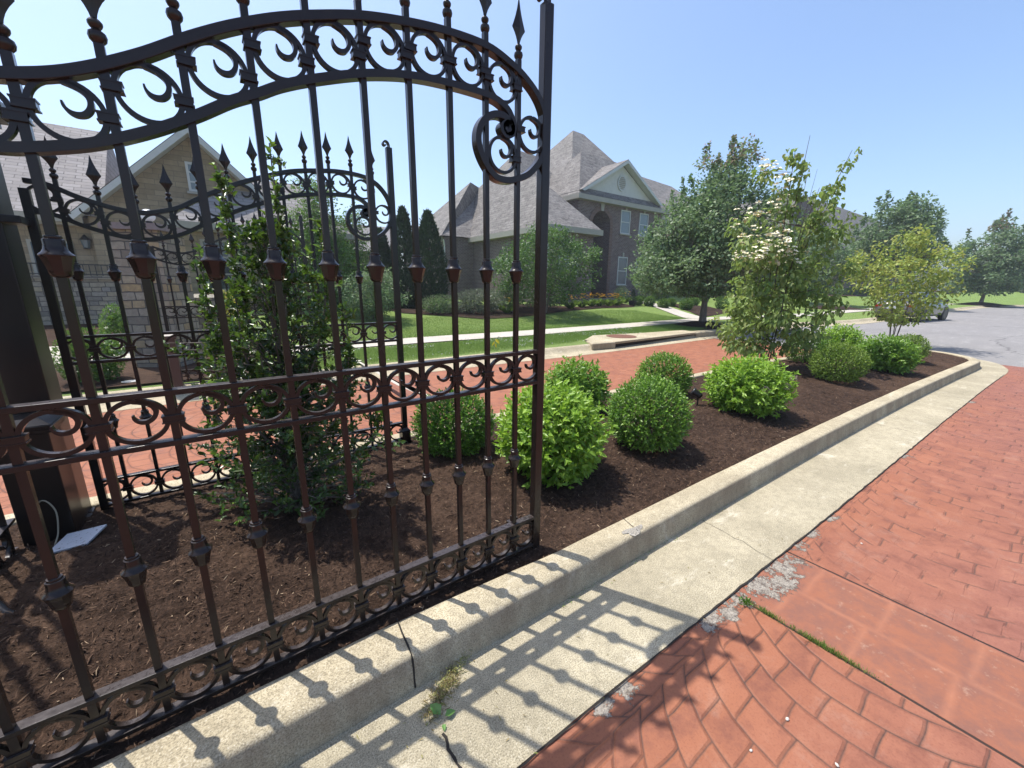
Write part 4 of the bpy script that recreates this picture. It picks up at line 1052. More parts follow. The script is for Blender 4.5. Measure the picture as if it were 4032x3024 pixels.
arborvitae('dark arborvitae column nearest the brick house', 7.35, 15.9, .45, 3.95, .66, 3)

# ------------------------------------------------------------------ buildings
class PB:
    """faces with a metric UV map (u along the horizontal, v up the face)"""
    def __init__(s): s.v = []; s.f = []
    def face(s, *P):
        b = len(s.v); s.v += [tuple(p) for p in P]; s.f.append(tuple(range(b, b + len(P)))); return s
    def wall(s, x0, y0, x1, y1, z0, z1): return s.face((x0, y0, z0), (x1, y1, z0), (x1, y1, z1), (x0, y0, z1))
    def box(s, x0, x1, y0, y1, z0, z1):
        s.wall(x0, y0, x1, y0, z0, z1); s.wall(x1, y0, x1, y1, z0, z1); s.wall(x1, y1, x0, y1, z0, z1); s.wall(x0, y1, x0, y0, z0, z1)
        s.face((x0, y0, z1), (x1, y0, z1), (x1, y1, z1), (x0, y1, z1)); return s.face((x0, y1, z0), (x1, y1, z0), (x1, y0, z0), (x0, y0, z0))
    def build(s, name, mat, parent, off=(0, 0, 0)):
        me = bpy.data.meshes.new(name); me.from_pydata([tuple(Vector(p) - Vector(off)) for p in s.v], [], s.f)
        uv = me.uv_layers.new(name='UVMap')
        for p in me.polygons:
            n = p.normal; u = Vector((-n.y, n.x, 0)) if abs(n.z) < .999 else Vector((1, 0, 0)); u.normalize(); v = n.cross(u)
            if v.z < 0: v = -v
            for li in p.loop_indices:
                co = Vector(s.v[me.loops[li].vertex_index]); uv.data[li].uv = (co.dot(u), co.dot(v))
        return link(name, me, mat, parent)
ROOFG = m_roof('roof_shingle'); ROOFT = m_roof('roof_shingle_light', (.20, .185, .18), (.31, .29, .285))
BRK = m_wallbrick('house_brick', (.088, .052, .050), (.165, .105, .098), (.25, .23, .21), .24, .09, .016)
BRKR = m_wallbrick('house_brick_red', (.23, .085, .055), (.30, .12, .075), (.26, .22, .19))
TAN = m_wallbrick('tan_stone', (.24, .19, .125), (.33, .27, .18), (.20, .165, .115), .52, .16, .012, .7, .9, .9)
def hip(b, x0, x1, y0, y1, ze, zr, ov=.35, ridge=None):
    """hip roof; ridge = (xa, ya, xb, yb)"""
    x0 -= ov; x1 += ov; y0 -= ov; y1 += ov
    if ridge is None:
        w = min(x1 - x0, y1 - y0) / 2
        ridge = (x0 + w, (y0 + y1) / 2, x1 - w, (y0 + y1) / 2) if x1 - x0 > y1 - y0 else ((x0 + x1) / 2, y0 + w, (x0 + x1) / 2, y1 - w)
    a = (ridge[0], ridge[1], zr); c = (ridge[2], ridge[3], zr)
    if abs(ridge[3] - ridge[1]) > abs(ridge[2] - ridge[0]):   # ridge along Y
        b.face((x0, y0, ze), (x1, y0, ze), a); b.face((x1, y0, ze), (x1, y1, ze), c, a); b.face((x1, y1, ze), (x0, y1, ze), c); b.face((x0, y1, ze), (x0, y0, ze), a, c)
    else:
        b.face((x0, y0, ze), (x1, y0, ze), c, a); b.face((x1, y0, ze), (x1, y1, ze), c); b.face((x1, y1, ze), (x0, y1, ze), a, c); b.face((x0, y1, ze), (x0, y0, ze), a)
    return b
def eaves(g, x0, x1, y0, y1, ze, mat, off, ov=.35, name='eaves'):
    x0 -= ov; x1 += ov; y0 -= ov; y1 += ov
    b = PB(); b.box(x0 - .06, x1 + .06, y0 - .06, y1 + .06, ze - .30, ze - .005); return b.build(name, mat, g, off)
def window(g, off, x, y, z0, z1, w, nx=(0, -1), frame=WHITE, pane=GLASS, cross=(1, 1), d=.05, lintel=None, sill=True):
    """window on a wall; nx outward normal; x,y centre on wall plane"""
    n = Vector((nx[0], nx[1], 0)); u = Vector((-nx[1], nx[0], 0)); c = Vector((x, y, 0))
    def bx(b, u0, u1, d0, d1, za, zb):
        P = [c + u * a + n * e + Vector((0, 0, z)) for z in (za, zb) for (a, e) in ((u0, d0), (u1, d0), (u1, d1), (u0, d1))]
        b.add([tuple(p - Vector(off)) for p in P], [(0, 3, 2, 1), (4, 5, 6, 7), (0, 1, 5, 4), (1, 2, 6, 5), (2, 3, 7, 6), (3, 0, 4, 7)])
    h = w / 2; b = MB(); bx(b, -h + .03, h - .03, .004, .018, z0 + .03, z1 - .03); f = b.build('window', pane, g)
    b = MB(); t = .07
    bx(b, -h, -h + t, .001, d, z0, z1); bx(b, h - t, h, .001, d, z0, z1); bx(b, -h + t, h - t, .001, d, z1 - t, z1); bx(b, -h + t, h - t, .001, d, z0, z0 + t)
    zm = (z0 + z1) / 2
    if cross[1] >= 1:
        for k in range(1, cross[1] + 1):
            zz = z0 + (z1 - z0) * k / (cross[1] + 1); bx(b, -h + t, h - t, .019, d - .01, zz - .025, zz + .025)
    for k in range(1, cross[0]):
        uu = -h + w * k / cross[0]; bx(b, uu - .02, uu + .02, .0185, d - .012, z0 + t, z1 - t)
    b.build('frame', frame, f)
    if sill: b = MB(); bx(b, -h - .06, h + .06, 0.002, d + .07, z0 - .08, z0 - .003); b.build('sill', frame if frame is not WHITE else CREAM, f)
    if lintel is not None:
        b = MB(); bx(b, -.09, .09, .002, d + .02, z1 + .01, z1 + .30); b.build('keystone', lintel, f)
    return f
# ---- brick house
o_ = (21.5, 19.5, .3)
bh = thing('brick_house', 'dark brick house with steep grey roofs, a round-vented pale gable and a tall arched entry', 'house', o_)
w = PB()
w.box(14.95, 18.35, 17.25, 25.2, .0, 4.75); w.build('wall', BRK, bh, o_); w = PB(); w.box(12.8, 19.5, 25.2, 32.5, .0, 4.74); w.build('wall', BRK, bh, o_); w = PB()
w.box(29.2, 41, 22.3, 34, 0, 7.45)
w.build('wall', BRK, bh, o_)
# main front with a tall arched opening
w = PB(); X0, X1, Y, ZB, ZT = 20.1, 29.2, 20.35, .0, 7.4; ax, ar, az = 22.32, .90, 5.75
w.face((X0, Y, ZB), (ax - ar, Y, ZB), (ax - ar, Y, az), (X0, Y, az))
w.face((ax + ar, Y, ZB), (X1, Y, ZB), (X1, Y, az), (ax + ar, Y, az))
arc = [(ax + ar * math.cos(a), az + ar * math.sin(a)) for a in np.linspace(math.pi, 0, 17)]
for (p, q) in zip(arc[:-1], arc[1:]): w.face((p[0], Y, p[1]), (q[0], Y, q[1]), (q[0], Y, ZT), (p[0], Y, ZT))
w.face((X0, Y, az), (ax - ar, Y, az), (ax - ar, Y, ZT), (X0, Y, ZT)); w.face((ax + ar, Y, az), (X1, Y, az), (X1, Y, ZT), (ax + ar, Y, ZT))
w.wall(X0, 26, X0, Y, ZB, ZT); w.wall(X1, Y, X1, 26, ZB, ZT)
for (p, q) in zip(arc[:-1], arc[1:]): w.face((p[0], Y, p[1]), (p[0], Y + 1.6, p[1]), (q[0], Y + 1.6, q[1]), (q[0], Y, q[1]))
w.wall(ax - ar, Y, ax - ar, Y + 1.6, ZB, az); w.wall(ax + ar, Y + 1.6, ax + ar, Y, ZB, az); w.wall(ax - ar - .2, Y + 1.6, ax + ar + .2, Y + 1.6, ZB, ZT - .2)
w.build('wall', BRK, bh, o_)
# arch surround of soldier bricks
b = MB(); P1 = [(ax + (ar + .30) * math.cos(a), az + (ar + .30) * math.sin(a)) for a in np.linspace(math.pi, 0, 25)]; P0 = [(ax + (ar + .003) * math.cos(a), az + (ar + .003) * math.sin(a)) for a in np.linspace(math.pi, 0, 25)]
pr_ = PB()
for i in range(24):
    q = [P0[i], P0[i + 1], P1[i + 1], P1[i]]
    pr_.face(*[(x - 0, Y - .05, z) for x, z in q]); pr_.face((P1[i][0], Y - .05, P1[i][1]), (P1[i + 1][0], Y - .05, P1[i + 1][1]), (P1[i + 1][0], Y + .01, P1[i + 1][1]), (P1[i][0], Y + .01, P1[i][1]))
    pr_.face((P0[i][0], Y - .05, P0[i][1]), (P0[i][0], Y + .1, P0[i][1]), (P0[i + 1][0], Y + .1, P0[i + 1][1]), (P0[i + 1][0], Y - .05, P0[i + 1][1]))
pr_.box(ax - ar - .30, ax - ar - .003, Y - .05, Y + .02, 0, az - .002); pr_.box(ax + ar + .003, ax + ar + .30, Y - .05, Y + .02, 0, az - .002)
pr_.build('arch_surround', m_wallbrick('arch_brick', (.12, .065, .05), (.17, .10, .08), (.2, .18, .16), .075, .21), bh, o_)
kb = MB().add([(ax - .12 - o_[0], Y - .09 - o_[1], az + ar - o_[2]), (ax + .12 - o_[0], Y - .09 - o_[1], az + ar - o_[2]), (ax + .20 - o_[0], Y - .09 - o_[1], az + ar + .52 - o_[2]), (ax - .20 - o_[0], Y - .09 - o_[1], az + ar + .52 - o_[2]),
               (ax - .12 - o_[0], Y - .052 - o_[1], az + ar - o_[2]), (ax + .12 - o_[0], Y - .052 - o_[1], az + ar - o_[2]), (ax + .20 - o_[0], Y - .052 - o_[1], az + ar + .52 - o_[2]), (ax - .20 - o_[0], Y - .052 - o_[1], az + ar + .52 - o_[2])],
              [(0, 1, 2, 3), (7, 6, 5, 4), (0, 4, 5, 1), (1, 5, 6, 2), (2, 6, 7, 3), (3, 7, 4, 0)]); kb.build('keystone', CREAM, bh)
ARCH_SHADE = plain('arch_shade', (.018, .014, .013), .4)
PB().box(ax - ar + .01, ax + ar - .01, Y + 1.50, Y + 1.58, .3, az + ar - .1).build('arch_shade_panel', ARCH_SHADE, bh, o_)  # near-black panel across the recess, painting the deep shade inside the arch
PB().box(ax - 1.4, ax + 1.4, Y - .9, Y - .051, .2, .62).build('step', CREAM, bh, o_)
for (x, z0, z1, ww) in ((24.85, 5.35, 6.95, 1.05), (26.95, 5.35, 6.95, 1.05), (24.85, 1.75, 3.75, 1.05), (26.95, 1.75, 3.75, 1.05)):
    window(bh, o_, x, Y, z0, z1, ww, pane=BLIND if z0 > 5 else GLASS, lintel=CREAM)
window(bh, o_, 14.95, 21, 2.0, 3.6, 1.0, nx=(-1, 0), pane=BLIND) if False else None
window(bh, o_, 16.4, 17.25, 2.2, 3.9, 1.5, pane=GLASS, cross=(2, 1), lintel=CREAM)
for x in (31.5, 34.0, 37.0):
    window(bh, o_, x, 22.3, 4.9, 6.6, 1.1, pane=BLIND); window(bh, o_, x, 22.3, 1.6, 3.5, 1.1)
# roofs
r = PB(); hip(r, 14.95, 18.3, 17.25, 25.6, 4.76, 8.15, ridge=(16.9, 20.9, 16.9, 25.0)); r.build('roof', ROOFG, bh, o_)
r = PB(); hip(r, 12.8, 19.5, 25.3, 32.5, 4.76, 9.0, ridge=(16.4, 27.9, 18.5, 29.5)); r.build('roof', ROOFG, bh, o_)
r = PB(); hip(r, 15.5, 24.0, 21.6, 33.0, 5.4, 11.2, ridge=(19.3, 26.0, 21.1, 26.2)); r.build('roof', ROOFG, bh, o_)
r = PB(); hip(r, 20.2, 31.0, 21.2, 34.0, 7.42, 14.05, ridge=(25.65, 27.0, 27.0, 27.1)); r.build('roof', ROOFG, bh, o_)
r = PB(); hip(r, 20.1, 29.2, 20.35, 28.0, 7.42, 10.95, ridge=(22.6, 22.9, 26.6, 23.0)); r.build('roof', ROOFG, bh, o_)
r = PB(); hip(r, 29.2, 44, 22.3, 34.5, 7.47, 12.3, ridge=(33.0, 27.6, 42.0, 28.4)); r.build('roof', ROOFG, bh, o_)
eaves(bh, 14.95, 18.3, 17.25, 25.6, 4.76, CREAM, o_); eaves(bh, 12.8, 19.5, 25.9, 32.5, 4.755, CREAM, o_); eaves(bh, 20.1, 29.2, 20.35, 25.6, 7.42, CREAM, o_); eaves(bh, 29.9, 41, 22.3, 34, 7.47, CREAM, o_)
# pediment gable over the entry side
gx0, gx1, gxa, gz, gza, gy = 20.15, 28.35, 24.25, 7.62, 10.05, 20.35
p = PB(); p.face((gx0 + .5, gy + .05, gz + .22), (gx1 - .5, gy + .05, gz + .22), (gxa, gy + .05, gza - .25)); p.build('gable', plain('gable_siding', (.50, .50, .46), .7, sc=3), bh, o_)
p = PB(); Yf, Yb = gy - .42, gy + 3.2
p.face((gx0 - .25, Yf, gz + .02), (gxa, Yf, gza + .05), (gxa, Yb, gza + .05), (gx0 - .25, Yb, gz + .02)); p.face((gx1 + .25, Yb, gz + .02), (gxa, Yb, gza + .05), (gxa, Yf, gza + .05), (gx1 + .25, Yf, gz + .02)); p.build('gable_roof', ROOFG, bh, o_)
p = PB()
for (xa, xb) in ((gx0 - .25, gxa), (gx1 + .25, gxa)):
    s = 1 if xb > xa else -1
    p.face((xa, Yf - .02, gz), (xb, Yf - .02, gza + .03), (xb, Yf - .02, gza - .20), (xa + s * .32, Yf - .02, gz - .02))
    p.face((xa + s * .32, Yf - .02, gz - .02), (xb, Yf - .02, gza - .20), (xb, gy + .04, gza - .20), (xa + s * .32, gy + .04, gz - .02))
p.build('rake_board', WHITE, bh, o_)
p = PB(); p.face((gx0 - .1, gy - .40, gz - .18), (gx1 + .1, gy - .40, gz - .18), (gx1 - .4, gy + .045, gz + .23), (gx0 + .4, gy + .045, gz + .23)); p.build('skirt_roof', ROOFG, bh, o_)
v = MB(); v.lathe([(.52, 0), (.52, .05), (.40, .05), (.40, .02)], 28, sx=.85)
vo = v.build('round_vent', WHITE, bh); vo.rotation_euler = (math.pi / 2, 0, 0); vo.location = (gxa - o_[0], gy + .03 - o_[1], gz + 1.05 - o_[2])
sl = MB()
for k in range(7):
    zz = -.36 + .12 * k; hw = math.sqrt(max(.01, .40 ** 2 - zz ** 2)) * .85; sl.box(-hw, hw, -.035, -.015, zz - .035, zz + .03)
so = sl.build('louvre', CREAM, bh); so.location = (gxa - o_[0], gy - .0 - o_[1], gz + 1.05 - o_[2])
# gutters' downpipes
for (x, y, z) in ((14.62, 22.9, 4.5), (12.6, 25.0, 4.5), (14.7, 17.02, 4.45), (29.5, 20.1, 7.2)):
    MB().tube([(x - o_[0], y - o_[1], z - o_[2]), (x + .12 - o_[0], y + .12 - o_[1], z - .35 - o_[2]), (x + .14 - o_[0], y + .14 - o_[1], .2 - o_[2])], .045, 8).build('downpipe', WHITE, bh)
PB().box(30.4, 33.5, 21.6, 22.25, 0, 3.0).build('red_brick_bay', BRKR, bh, o_)

# ---- tan house on the left
o_ = (-1.5, 18.2, 1.2)
th = thing('tan_house', 'tan stone house with a steep white-trimmed gable behind the grey retaining wall', 'house', o_)
w = PB(); w.box(-16, -2.75, 18.3, 27, .5, 3.50); w.build('wall', TAN, th, o_)
w = PB(); w.box(-2.75, 3.2, 18.0, 26, .5, 3.60)
w.face((-2.75, 18.0, 3.60), (3.2, 18.0, 3.60), (3.2, 18.0, 3.601), (0.02, 18.0, 6.20), (-2.75, 18.0, 3.601)); w.build('wall', TAN, th, o_)
w = PB(); w.box(-.55, 4.2, 16.7, 17.999, .4, 3.40)
w.build('wall', TAN, th, o_)
r = PB()
r.face((-16.3, 17.9, 3.52), (-2.4, 17.9, 3.52), (-2.4, 22.6, 7.05), (-16.3, 22.6, 7.05)); r.face((-2.4, 27.3, 3.52), (-16.3, 27.3, 3.52), (-16.3, 22.6, 7.05), (-2.4, 22.6, 7.05)); r.face((-2.4, 17.9, 3.52), (-2.4, 27.3, 3.52), (-2.4, 22.6, 7.05))
r.build('roof', ROOFT, th, o_)
r = PB(); zp = 6.45
r.face((-3.15, 17.55, 3.45), (.02, 17.55, zp), (.02, 26, zp), (-3.15, 26, 3.45)); r.face((3.35, 26, 3.30), (.02, 26, zp), (.02, 17.55, zp), (3.35, 17.55, 3.30)); r.build('roof', ROOFT, th, o_)
r = PB(); hip(r, -.55, 4.2, 16.7, 19.8, 3.42, 5.35, ov=.28, ridge=(1.35, 18.7, 3.2, 18.7)); r.build('roof', ROOFT, th, o_)
b = PB()
for (xa, za, xb, zb) in ((-3.15, 3.42, .02, zp - .03), (3.35, 3.27, .02, zp - .03)):
    s = 1 if xb > xa else -1
    b.face((xa, 17.53, za), (xb, 17.53, zb), (xb, 17.53, zb - .21), (xa + s * .08, 17.53, za - .13)); b.face((xa + s * .08, 17.53, za - .13), (xb, 17.53, zb - .21), (xb, 17.995, zb - .21), (xa + s * .08, 17.995, za - .13))
b.build('rake_board', WHITE, th, o_)
b = PB(); b.box(-16.35, -2.85, 17.78, 17.88, 3.30, 3.50); b.box(-16.3, -2.9, 17.9, 18.28, 3.24, 3.30); b.box(-.90, 4.55, 16.30, 16.40, 3.22, 3.42); b.box(-.85, 4.5, 16.41, 16.68, 3.17, 3.22); b.box(-.90, -.80, 16.41, 17.5, 3.22, 3.42); b.build('eaves', CREAM, th, o_)
window(th, o_, -.02, 18.0, 4.55, 5.45, .34, pane=BLIND, cross=(1, 2), d=.04)
window(th, o_, -3.72, 18.3, .95, 2.80, .95, pane=m_glass('door_glass', (.05, .085, .12)), cross=(1, 0), frame=CREAM, sill=False)
window(th, o_, .25, 16.7, 1.35, 2.95, .75, pane=m_glass('dark_glass', (.012, .03, .035)), cross=(1, 2), frame=CREAM)
window(th, o_, 2.3, 16.7, 1.35, 2.95, .85, pane=m_glass('dark_glass', (.012, .03, .035)), cross=(1, 2), frame=CREAM)
wl_ = thing('wall_lantern', 'black wall lantern beside the white door of the tan house', 'lamp', (-2.95, 18.16, 2.58), 0)
MB().lathe([(.06, .0), (.09, .02), (.075, .04)], 6).build('lantern_base', BLACK, wl_)
MB().lathe([(.14, .26), (.06, .36), (.02, .42)], 6).build('lantern_cap', BLACK, wl_)
MB().lathe([(.075, .04), (.115, .26)], 6).build('glass', m_glass('lantern_glass', (.12, .15, .16)), wl_)
MB().box(-.02, .02, .02, .135, .30, .34).build('arm', BLACK, wl_)
# retaining wall with terrace railing
RUB = m_rubble('rubble_grey', [(.19, .175, .145), (.27, .25, .205), (.35, .325, .26), (.42, .36, .24), (.31, .295, .26)])
RUBP = m_rubble('rubble_pink', [(.24, .205, .165), (.34, .295, .235), (.42, .37, .28), (.46, .34, .18), (.33, .30, .255)], bw=.30, rh=.13)
rw = thing('retaining_wall', 'grey rubble stone retaining wall below the terrace of the tan house', 'wall', (-4, 14.6, 0))
w = PB(); w.box(-14, -1.78, 14.5, 15.0, -.05, 1.66); w.build('masonry', RUB, rw, (-4, 14.6, 0)); w = PB(); w.box(-14.05, -1.74, 14.44, 15.05, 1.662, 1.74); w.build('coping', RUB, rw, (-4, 14.6, 0))
w = PB(); w.box(-14, -1.8, 15.01, 18.2, .2, 1.65); w.build('terrace', WALK, rw, (-4, 14.6, 0))
rl = thing('terrace_railing', 'thin black railing on top of the grey retaining wall', 'railing', (-4, 14.8, 1.74))
b = MB().box(-10, 2.2, -.015, .015, .26, .29).box(-10, 2.2, -.012, .012, .03, .05)
b.build('rail', BLACK, rl); b = MB()
for k in range(110): b.box(-10 + k * .11, -9.985 + k * .11, -.007, .007, 0, .26)
o = b.build('balusters', BLACK, rl)
# stone pillar with cap and globe lamp
sp = thing('stone_pillar', 'square pillar of pinkish rubble stone with a flat cap beyond the far road', 'pillar', (-.745, 9.21, .02), R_(-27))
w = PB(); w.box(-.34, .34, -.34, .34, 0, 2.36); w.build('masonry', RUBP, sp); w = PB(); w.box(-.41, .41, -.41, .41, 2.362, 2.46); w.build('cap', m_rubble('cap_stone', [(.24, .20, .19), (.30, .25, .24)], bw=1.2, rh=.5), sp)
gl = thing('globe_lamp', 'white globe lamp on top of the stone pillar', 'lamp', (-.70, 9.25, 2.48))
MB().lathe([(.09, 0), (.09, .03), (.05, .05), (.04, .09)], 16).build('fitter', BLACK, gl, True); MB().ico((0, 0, .17), .10, 3).build('globe', plain('opal_glass', (.75, .77, .78), .2), gl, True)
w2_ = thing('stone_wall', 'low dark rubble wall running away behind the stone pillar', 'wall', (.1, 11, 0))
w = PB(); w.box(-.42, .10, 10.2, 14.4, -.05, 1.3); w.build('masonry', RUB, w2_, (.1, 11, 0))

# ---- houses further right
def simple_house(name, label, x0, x1, y0, y1, z0, ze, zr, roof, wallm, gable='x', ov=.4, wins=()):
    o_ = ((x0 + x1) / 2, (y0 + y1) / 2, z0); g = thing(name, label, 'house', o_)
    w = PB(); w.box(x0, x1, y0, y1, z0 - .3, ze)
    ym = (y0 + y1) / 2; xm = (x0 + x1) / 2; r = PB()
    if gable == 'x':   # ridge along X
        w.face((x0, y1, ze + .001), (x0, y0, ze + .001), (x0, ym, zr - .05)); w.face((x1, y0, ze + .001), (x1, y1, ze + .001), (x1, ym, zr - .05))
        r.face((x0 - ov, y0 - ov, ze - .1), (x1 + ov, y0 - ov, ze - .1), (x1 + ov, ym, zr), (x0 - ov, ym, zr)); r.face((x1 + ov, y1 + ov, ze - .1), (x0 - ov, y1 + ov, ze - .1), (x0 - ov, ym, zr), (x1 + ov, ym, zr))
    else:
        w.face((x0, y0, ze + .001), (x1, y0, ze + .001), (xm, y0, zr - .05)); w.face((x1, y1, ze + .001), (x0, y1, ze + .001), (xm, y1, zr - .05))
        r.face((x0 - ov, y1 + ov, ze - .1), (x0 - ov, y0 - ov, ze - .1), (xm, y0 - ov, zr), (xm, y1 + ov, zr)); r.face((x1 + ov, y0 - ov, ze - .1), (x1 + ov, y1 + ov, ze - .1), (xm, y1 + ov, zr), (xm, y0 - ov, zr))
    w.build('wall', wallm, g, o_); r.build('roof', roof, g, o_)
    for (x, za, zb, ww) in wins: window(g, o_, x, y0, za, zb, ww, pane=GLASS, lintel=None)
    return g, o_
g, o_ = simple_house('gabled_house', 'grey roofed house with a tall narrow gable showing between the maple and the dogwood', 46, 60, 22, 31, .6, 6.4, 10.8, ROOFG, BRK, 'x', wins=((49, 4.5, 6, 1.2), (53, 4.5, 6, 1.2)))
r = PB(); r.face((52.0, 19.0, 8.0), (56.8, 16.5, 10.0), (56.8, 22, 13.4), (52.0, 24, 12.0)); 
w = PB(); w.box(51.0, 55.6, 20.4, 24, 0, 7.0); w.face((51.0, 20.4, 7.001), (55.6, 20.4, 7.001), (53.3, 20.4, 11.3)); w.build('wing_wall', m_wallbrick('grey_stone', (.22, .21, .20), (.30, .285, .27), (.2, .19, .18), .5, .16), g, o_)
r = PB(); r.face((50.6, 24, 6.7), (50.6, 20.0, 6.7), (53.3, 20.0, 11.6), (53.3, 28, 11.6)); r.face((56.0, 20.0, 6.7), (56.0, 24, 6.7), (53.3, 28, 11.6), (53.3, 20.0, 11.6)); r.build('wing_roof', ROOFG, g, o_)
g, o_ = simple_house('long_house', 'long low house with one wide grey shingle roof beyond the gabled house', 63, 96, 17.2, 29, .8, 5.2, 13.2, ROOFG, BRK, 'x', wins=((68, 2, 4, 1.4), (76, 2, 4, 1.4)))
g, o_ = simple_house('distant_house', 'small far brick house glimpsed between the light green trees and the evergreens', 11.5, 18.5, 48, 56, .6, 5.4, 8.6, ROOFT, plain('far_brick', (.25, .17, .13), .9), 'x')

# ------------------------------------------------------------------ garden plants by the houses
HEDGE = m_leaf('hedge_leaf', [(.03, .075, .012), (.055, .12, .018), (.09, .18, .03), (.14, .24, .04)], .4, .28)
def ball(name, label, cat, x, y, z, w_, h, n, leaf, mat, group, seed):
    g = thing(name, label, cat, (x, y, z), 0, group); r = w_ / 2
    P, d = shell(n, r, r, h, .12, seed=seed); D = nrm(d + rng.normal(0, .5, d.shape) + np.array([0, 0, .4]))
    foliage('foliage', g, P - d * leaf * .6, D, rdir(n, .5) + d * .5, leaf * rng.uniform(.7, 1.2, n), leaf * .55 * rng.uniform(.7, 1.2, n), mat, shape=4)
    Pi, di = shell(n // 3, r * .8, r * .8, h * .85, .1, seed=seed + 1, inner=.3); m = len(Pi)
    foliage('inner_foliage', g, Pi, rdir(m), rdir(m), np.full(m, leaf * 2.2), np.full(m, leaf * 1.8), mat, rng.random(m) * .3, shape=4)  # darkest leaf tones inside, shade put into the colour
    return g
GB = 'clipped boxwood balls along the garden path of the brick house'
for (x, y, w_, zt, lb) in ((20.3, 15.3, .66, 1.04, 'small clipped boxwood ball directly right of the black planter'), (20.9, 14.9, .68, 1.06, 'clipped boxwood ball overlapping the one by the black planter'),
        (21.15, 14.1, .70, .96, 'clipped boxwood ball at the edge of the lawn, left one of a touching pair'), (22.6, 14.6, .67, .94, 'clipped boxwood ball, right one of the touching pair'),
        (22.1, 13.25, .78, .95, 'clipped boxwood ball closest to the sidewalk, left of the maple trunk'), (25.7, 14.9, .74, .95, 'clipped boxwood ball behind the one closest to the sidewalk'),
        (31.1, 17.2, .74, .98, 'distant clipped ball just left of the maple trunk'), (32.6, 16.6, .88, .97, 'distant clipped ball just right of the maple trunk'), (25.6, 12.95, .80, .88, 'large clipped boxwood ball right of the maple trunk')):
    ball('boxwood_ball', lb, 'shrub', x, y, on_lawn(x, y) - .02, w_, zt - on_lawn(x, y) + .04, 1500, .045, HEDGE, GB, int(x * 7))

def patch(name, label, cat, x, y, R, Rin, n, leaf, mat, group, seed, h=.35, stretch=(1, 1)):
    """spreading low bush"""
    g = thing(name, label, cat, (x, y, on_lawn(x, y) - .02), 0, group)
    P, d = shell(n, R * stretch[0], R * stretch[1], h, .25, seed=seed); D = nrm(d + rng.normal(0, .6, d.shape) + np.array([0, 0, .4]))
    foliage('foliage', g, P - d * leaf * .5, D, rdir(n, .5) + d * .4, leaf * rng.uniform(.6, 1.2, n), leaf * .5 * rng.uniform(.7, 1.2, n), mat, shape=4)
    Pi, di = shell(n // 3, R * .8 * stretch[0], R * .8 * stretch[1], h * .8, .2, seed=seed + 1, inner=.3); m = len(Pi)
    foliage('inner_foliage', g, Pi, rdir(m), rdir(m), np.full(m, leaf * 2), np.full(m, leaf * 1.5), mat, rng.random(m) * .3, shape=4)  # inner leaves kept to dark tones as painted shade
    return g
GREYL = m_leaf('silver_leaf', [(.05, .07, .035), (.09, .115, .06), (.15, .18, .10), (.22, .25, .16)], .5, .2)
patch('silver_shrub', 'wide grey-green shrub below the corner of the brick house', 'shrub', 8.6, 14.1, .85, 0, 4200, .05, GREYL, 'foundation shrubs of the brick house', 51, .95, (1.3, .7))
patch('dark_shrub', 'low dark green shrub at the foot of the evergreens', 'shrub', 7.0, 14.3, .6, 0, 2200, .05, MAPLE, 'foundation shrubs of the brick house', 52, .7, (1.2, .8))
patch('dark_shrub', 'dark shrub right of the silver shrub under the young maple', 'shrub', 10.6, 15.2, .7, 0, 2200, .05, MAPLE, 'foundation shrubs of the brick house', 53, .9, (1.4, .6))
patch('dark_shrub', 'dark low shrub between the young maple and the day lilies', 'shrub', 13.3, 15.6, .5, 0, 1800, .05, MAPLE, 'foundation shrubs of the brick house', 54, .75, (1.8, .6))
patch('dark_shrub', 'clipped dark shrub behind the black planter by the entry', 'shrub', 21.6, 17.6, .5, 0, 1500, .05, MAPLE, 'foundation shrubs of the brick house', 55, .9, (1.2, .8))
patch('dark_shrub', 'dark hedge clump against the brick wall behind the boxwood balls', 'shrub', 26.5, 18.0, .6, 0, 2000, .06, MAPLE, 'foundation shrubs of the brick house', 56, 1.1, (2.2, .7))
bed([(8.0, 12.9), (9.6, 12.9), (11.2, 13.2), (13.2, 13.7), (15.6, 14.1), (17.6, 14.4), (19.3, 14.7), (19.9, 15.5), (19.8, 17.0), (8.5, 17.0), (5.0, 16.6), (5.6, 14.6)], .025)
LILY = m_leaf('lily_leaf', [(.04, .09, .015), (.07, .14, .02), (.11, .20, .03), (.18, .28, .05)], .4, .3)
PET = plain('lily_petal', (.85, .50, .03), .5, sc=40)
def lily(x, y, label, n=70, fl=9):
    g = thing('day_lily', label, 'flowers', (x, y, on_lawn(x, y)), 0, 'yellow day lilies edging the lawn'); r0 = rng
    a = r0.uniform(0, 2 * np.pi, n); r = r0.uniform(.0, .10, n); C = np.stack([np.cos(a) * r, np.sin(a) * r, np.zeros(n)], 1)
    D = np.stack([np.cos(a) * .55, np.sin(a) * .55, r0.uniform(.6, 1.3, n)], 1); N = np.stack([-np.cos(a), -np.sin(a), np.full(n, .8)], 1)
    foliage('foliage', g, C, D, N, r0.uniform(.35, .6, n), r0.uniform(.02, .035, n), LILY, shape=6, curl=.35)
    for k in range(fl):
        aa = r0.uniform(0, 2 * np.pi); rr = r0.uniform(.05, .30); t = np.array([math.cos(aa) * rr, math.sin(aa) * rr, r0.uniform(.42, .66)])
        m = 6; b_ = np.arange(m) * np.pi / 3; Cn = np.tile(t, (m, 1)); Dn = np.stack([np.cos(b_), np.sin(b_), np.full(m, .7)], 1)
        foliage('flower', g, Cn, Dn, np.tile([[0, 0, 1.]], (m, 1)), np.full(m, .075), np.full(m, .042), PET, shape=6, curl=.2)
    return g
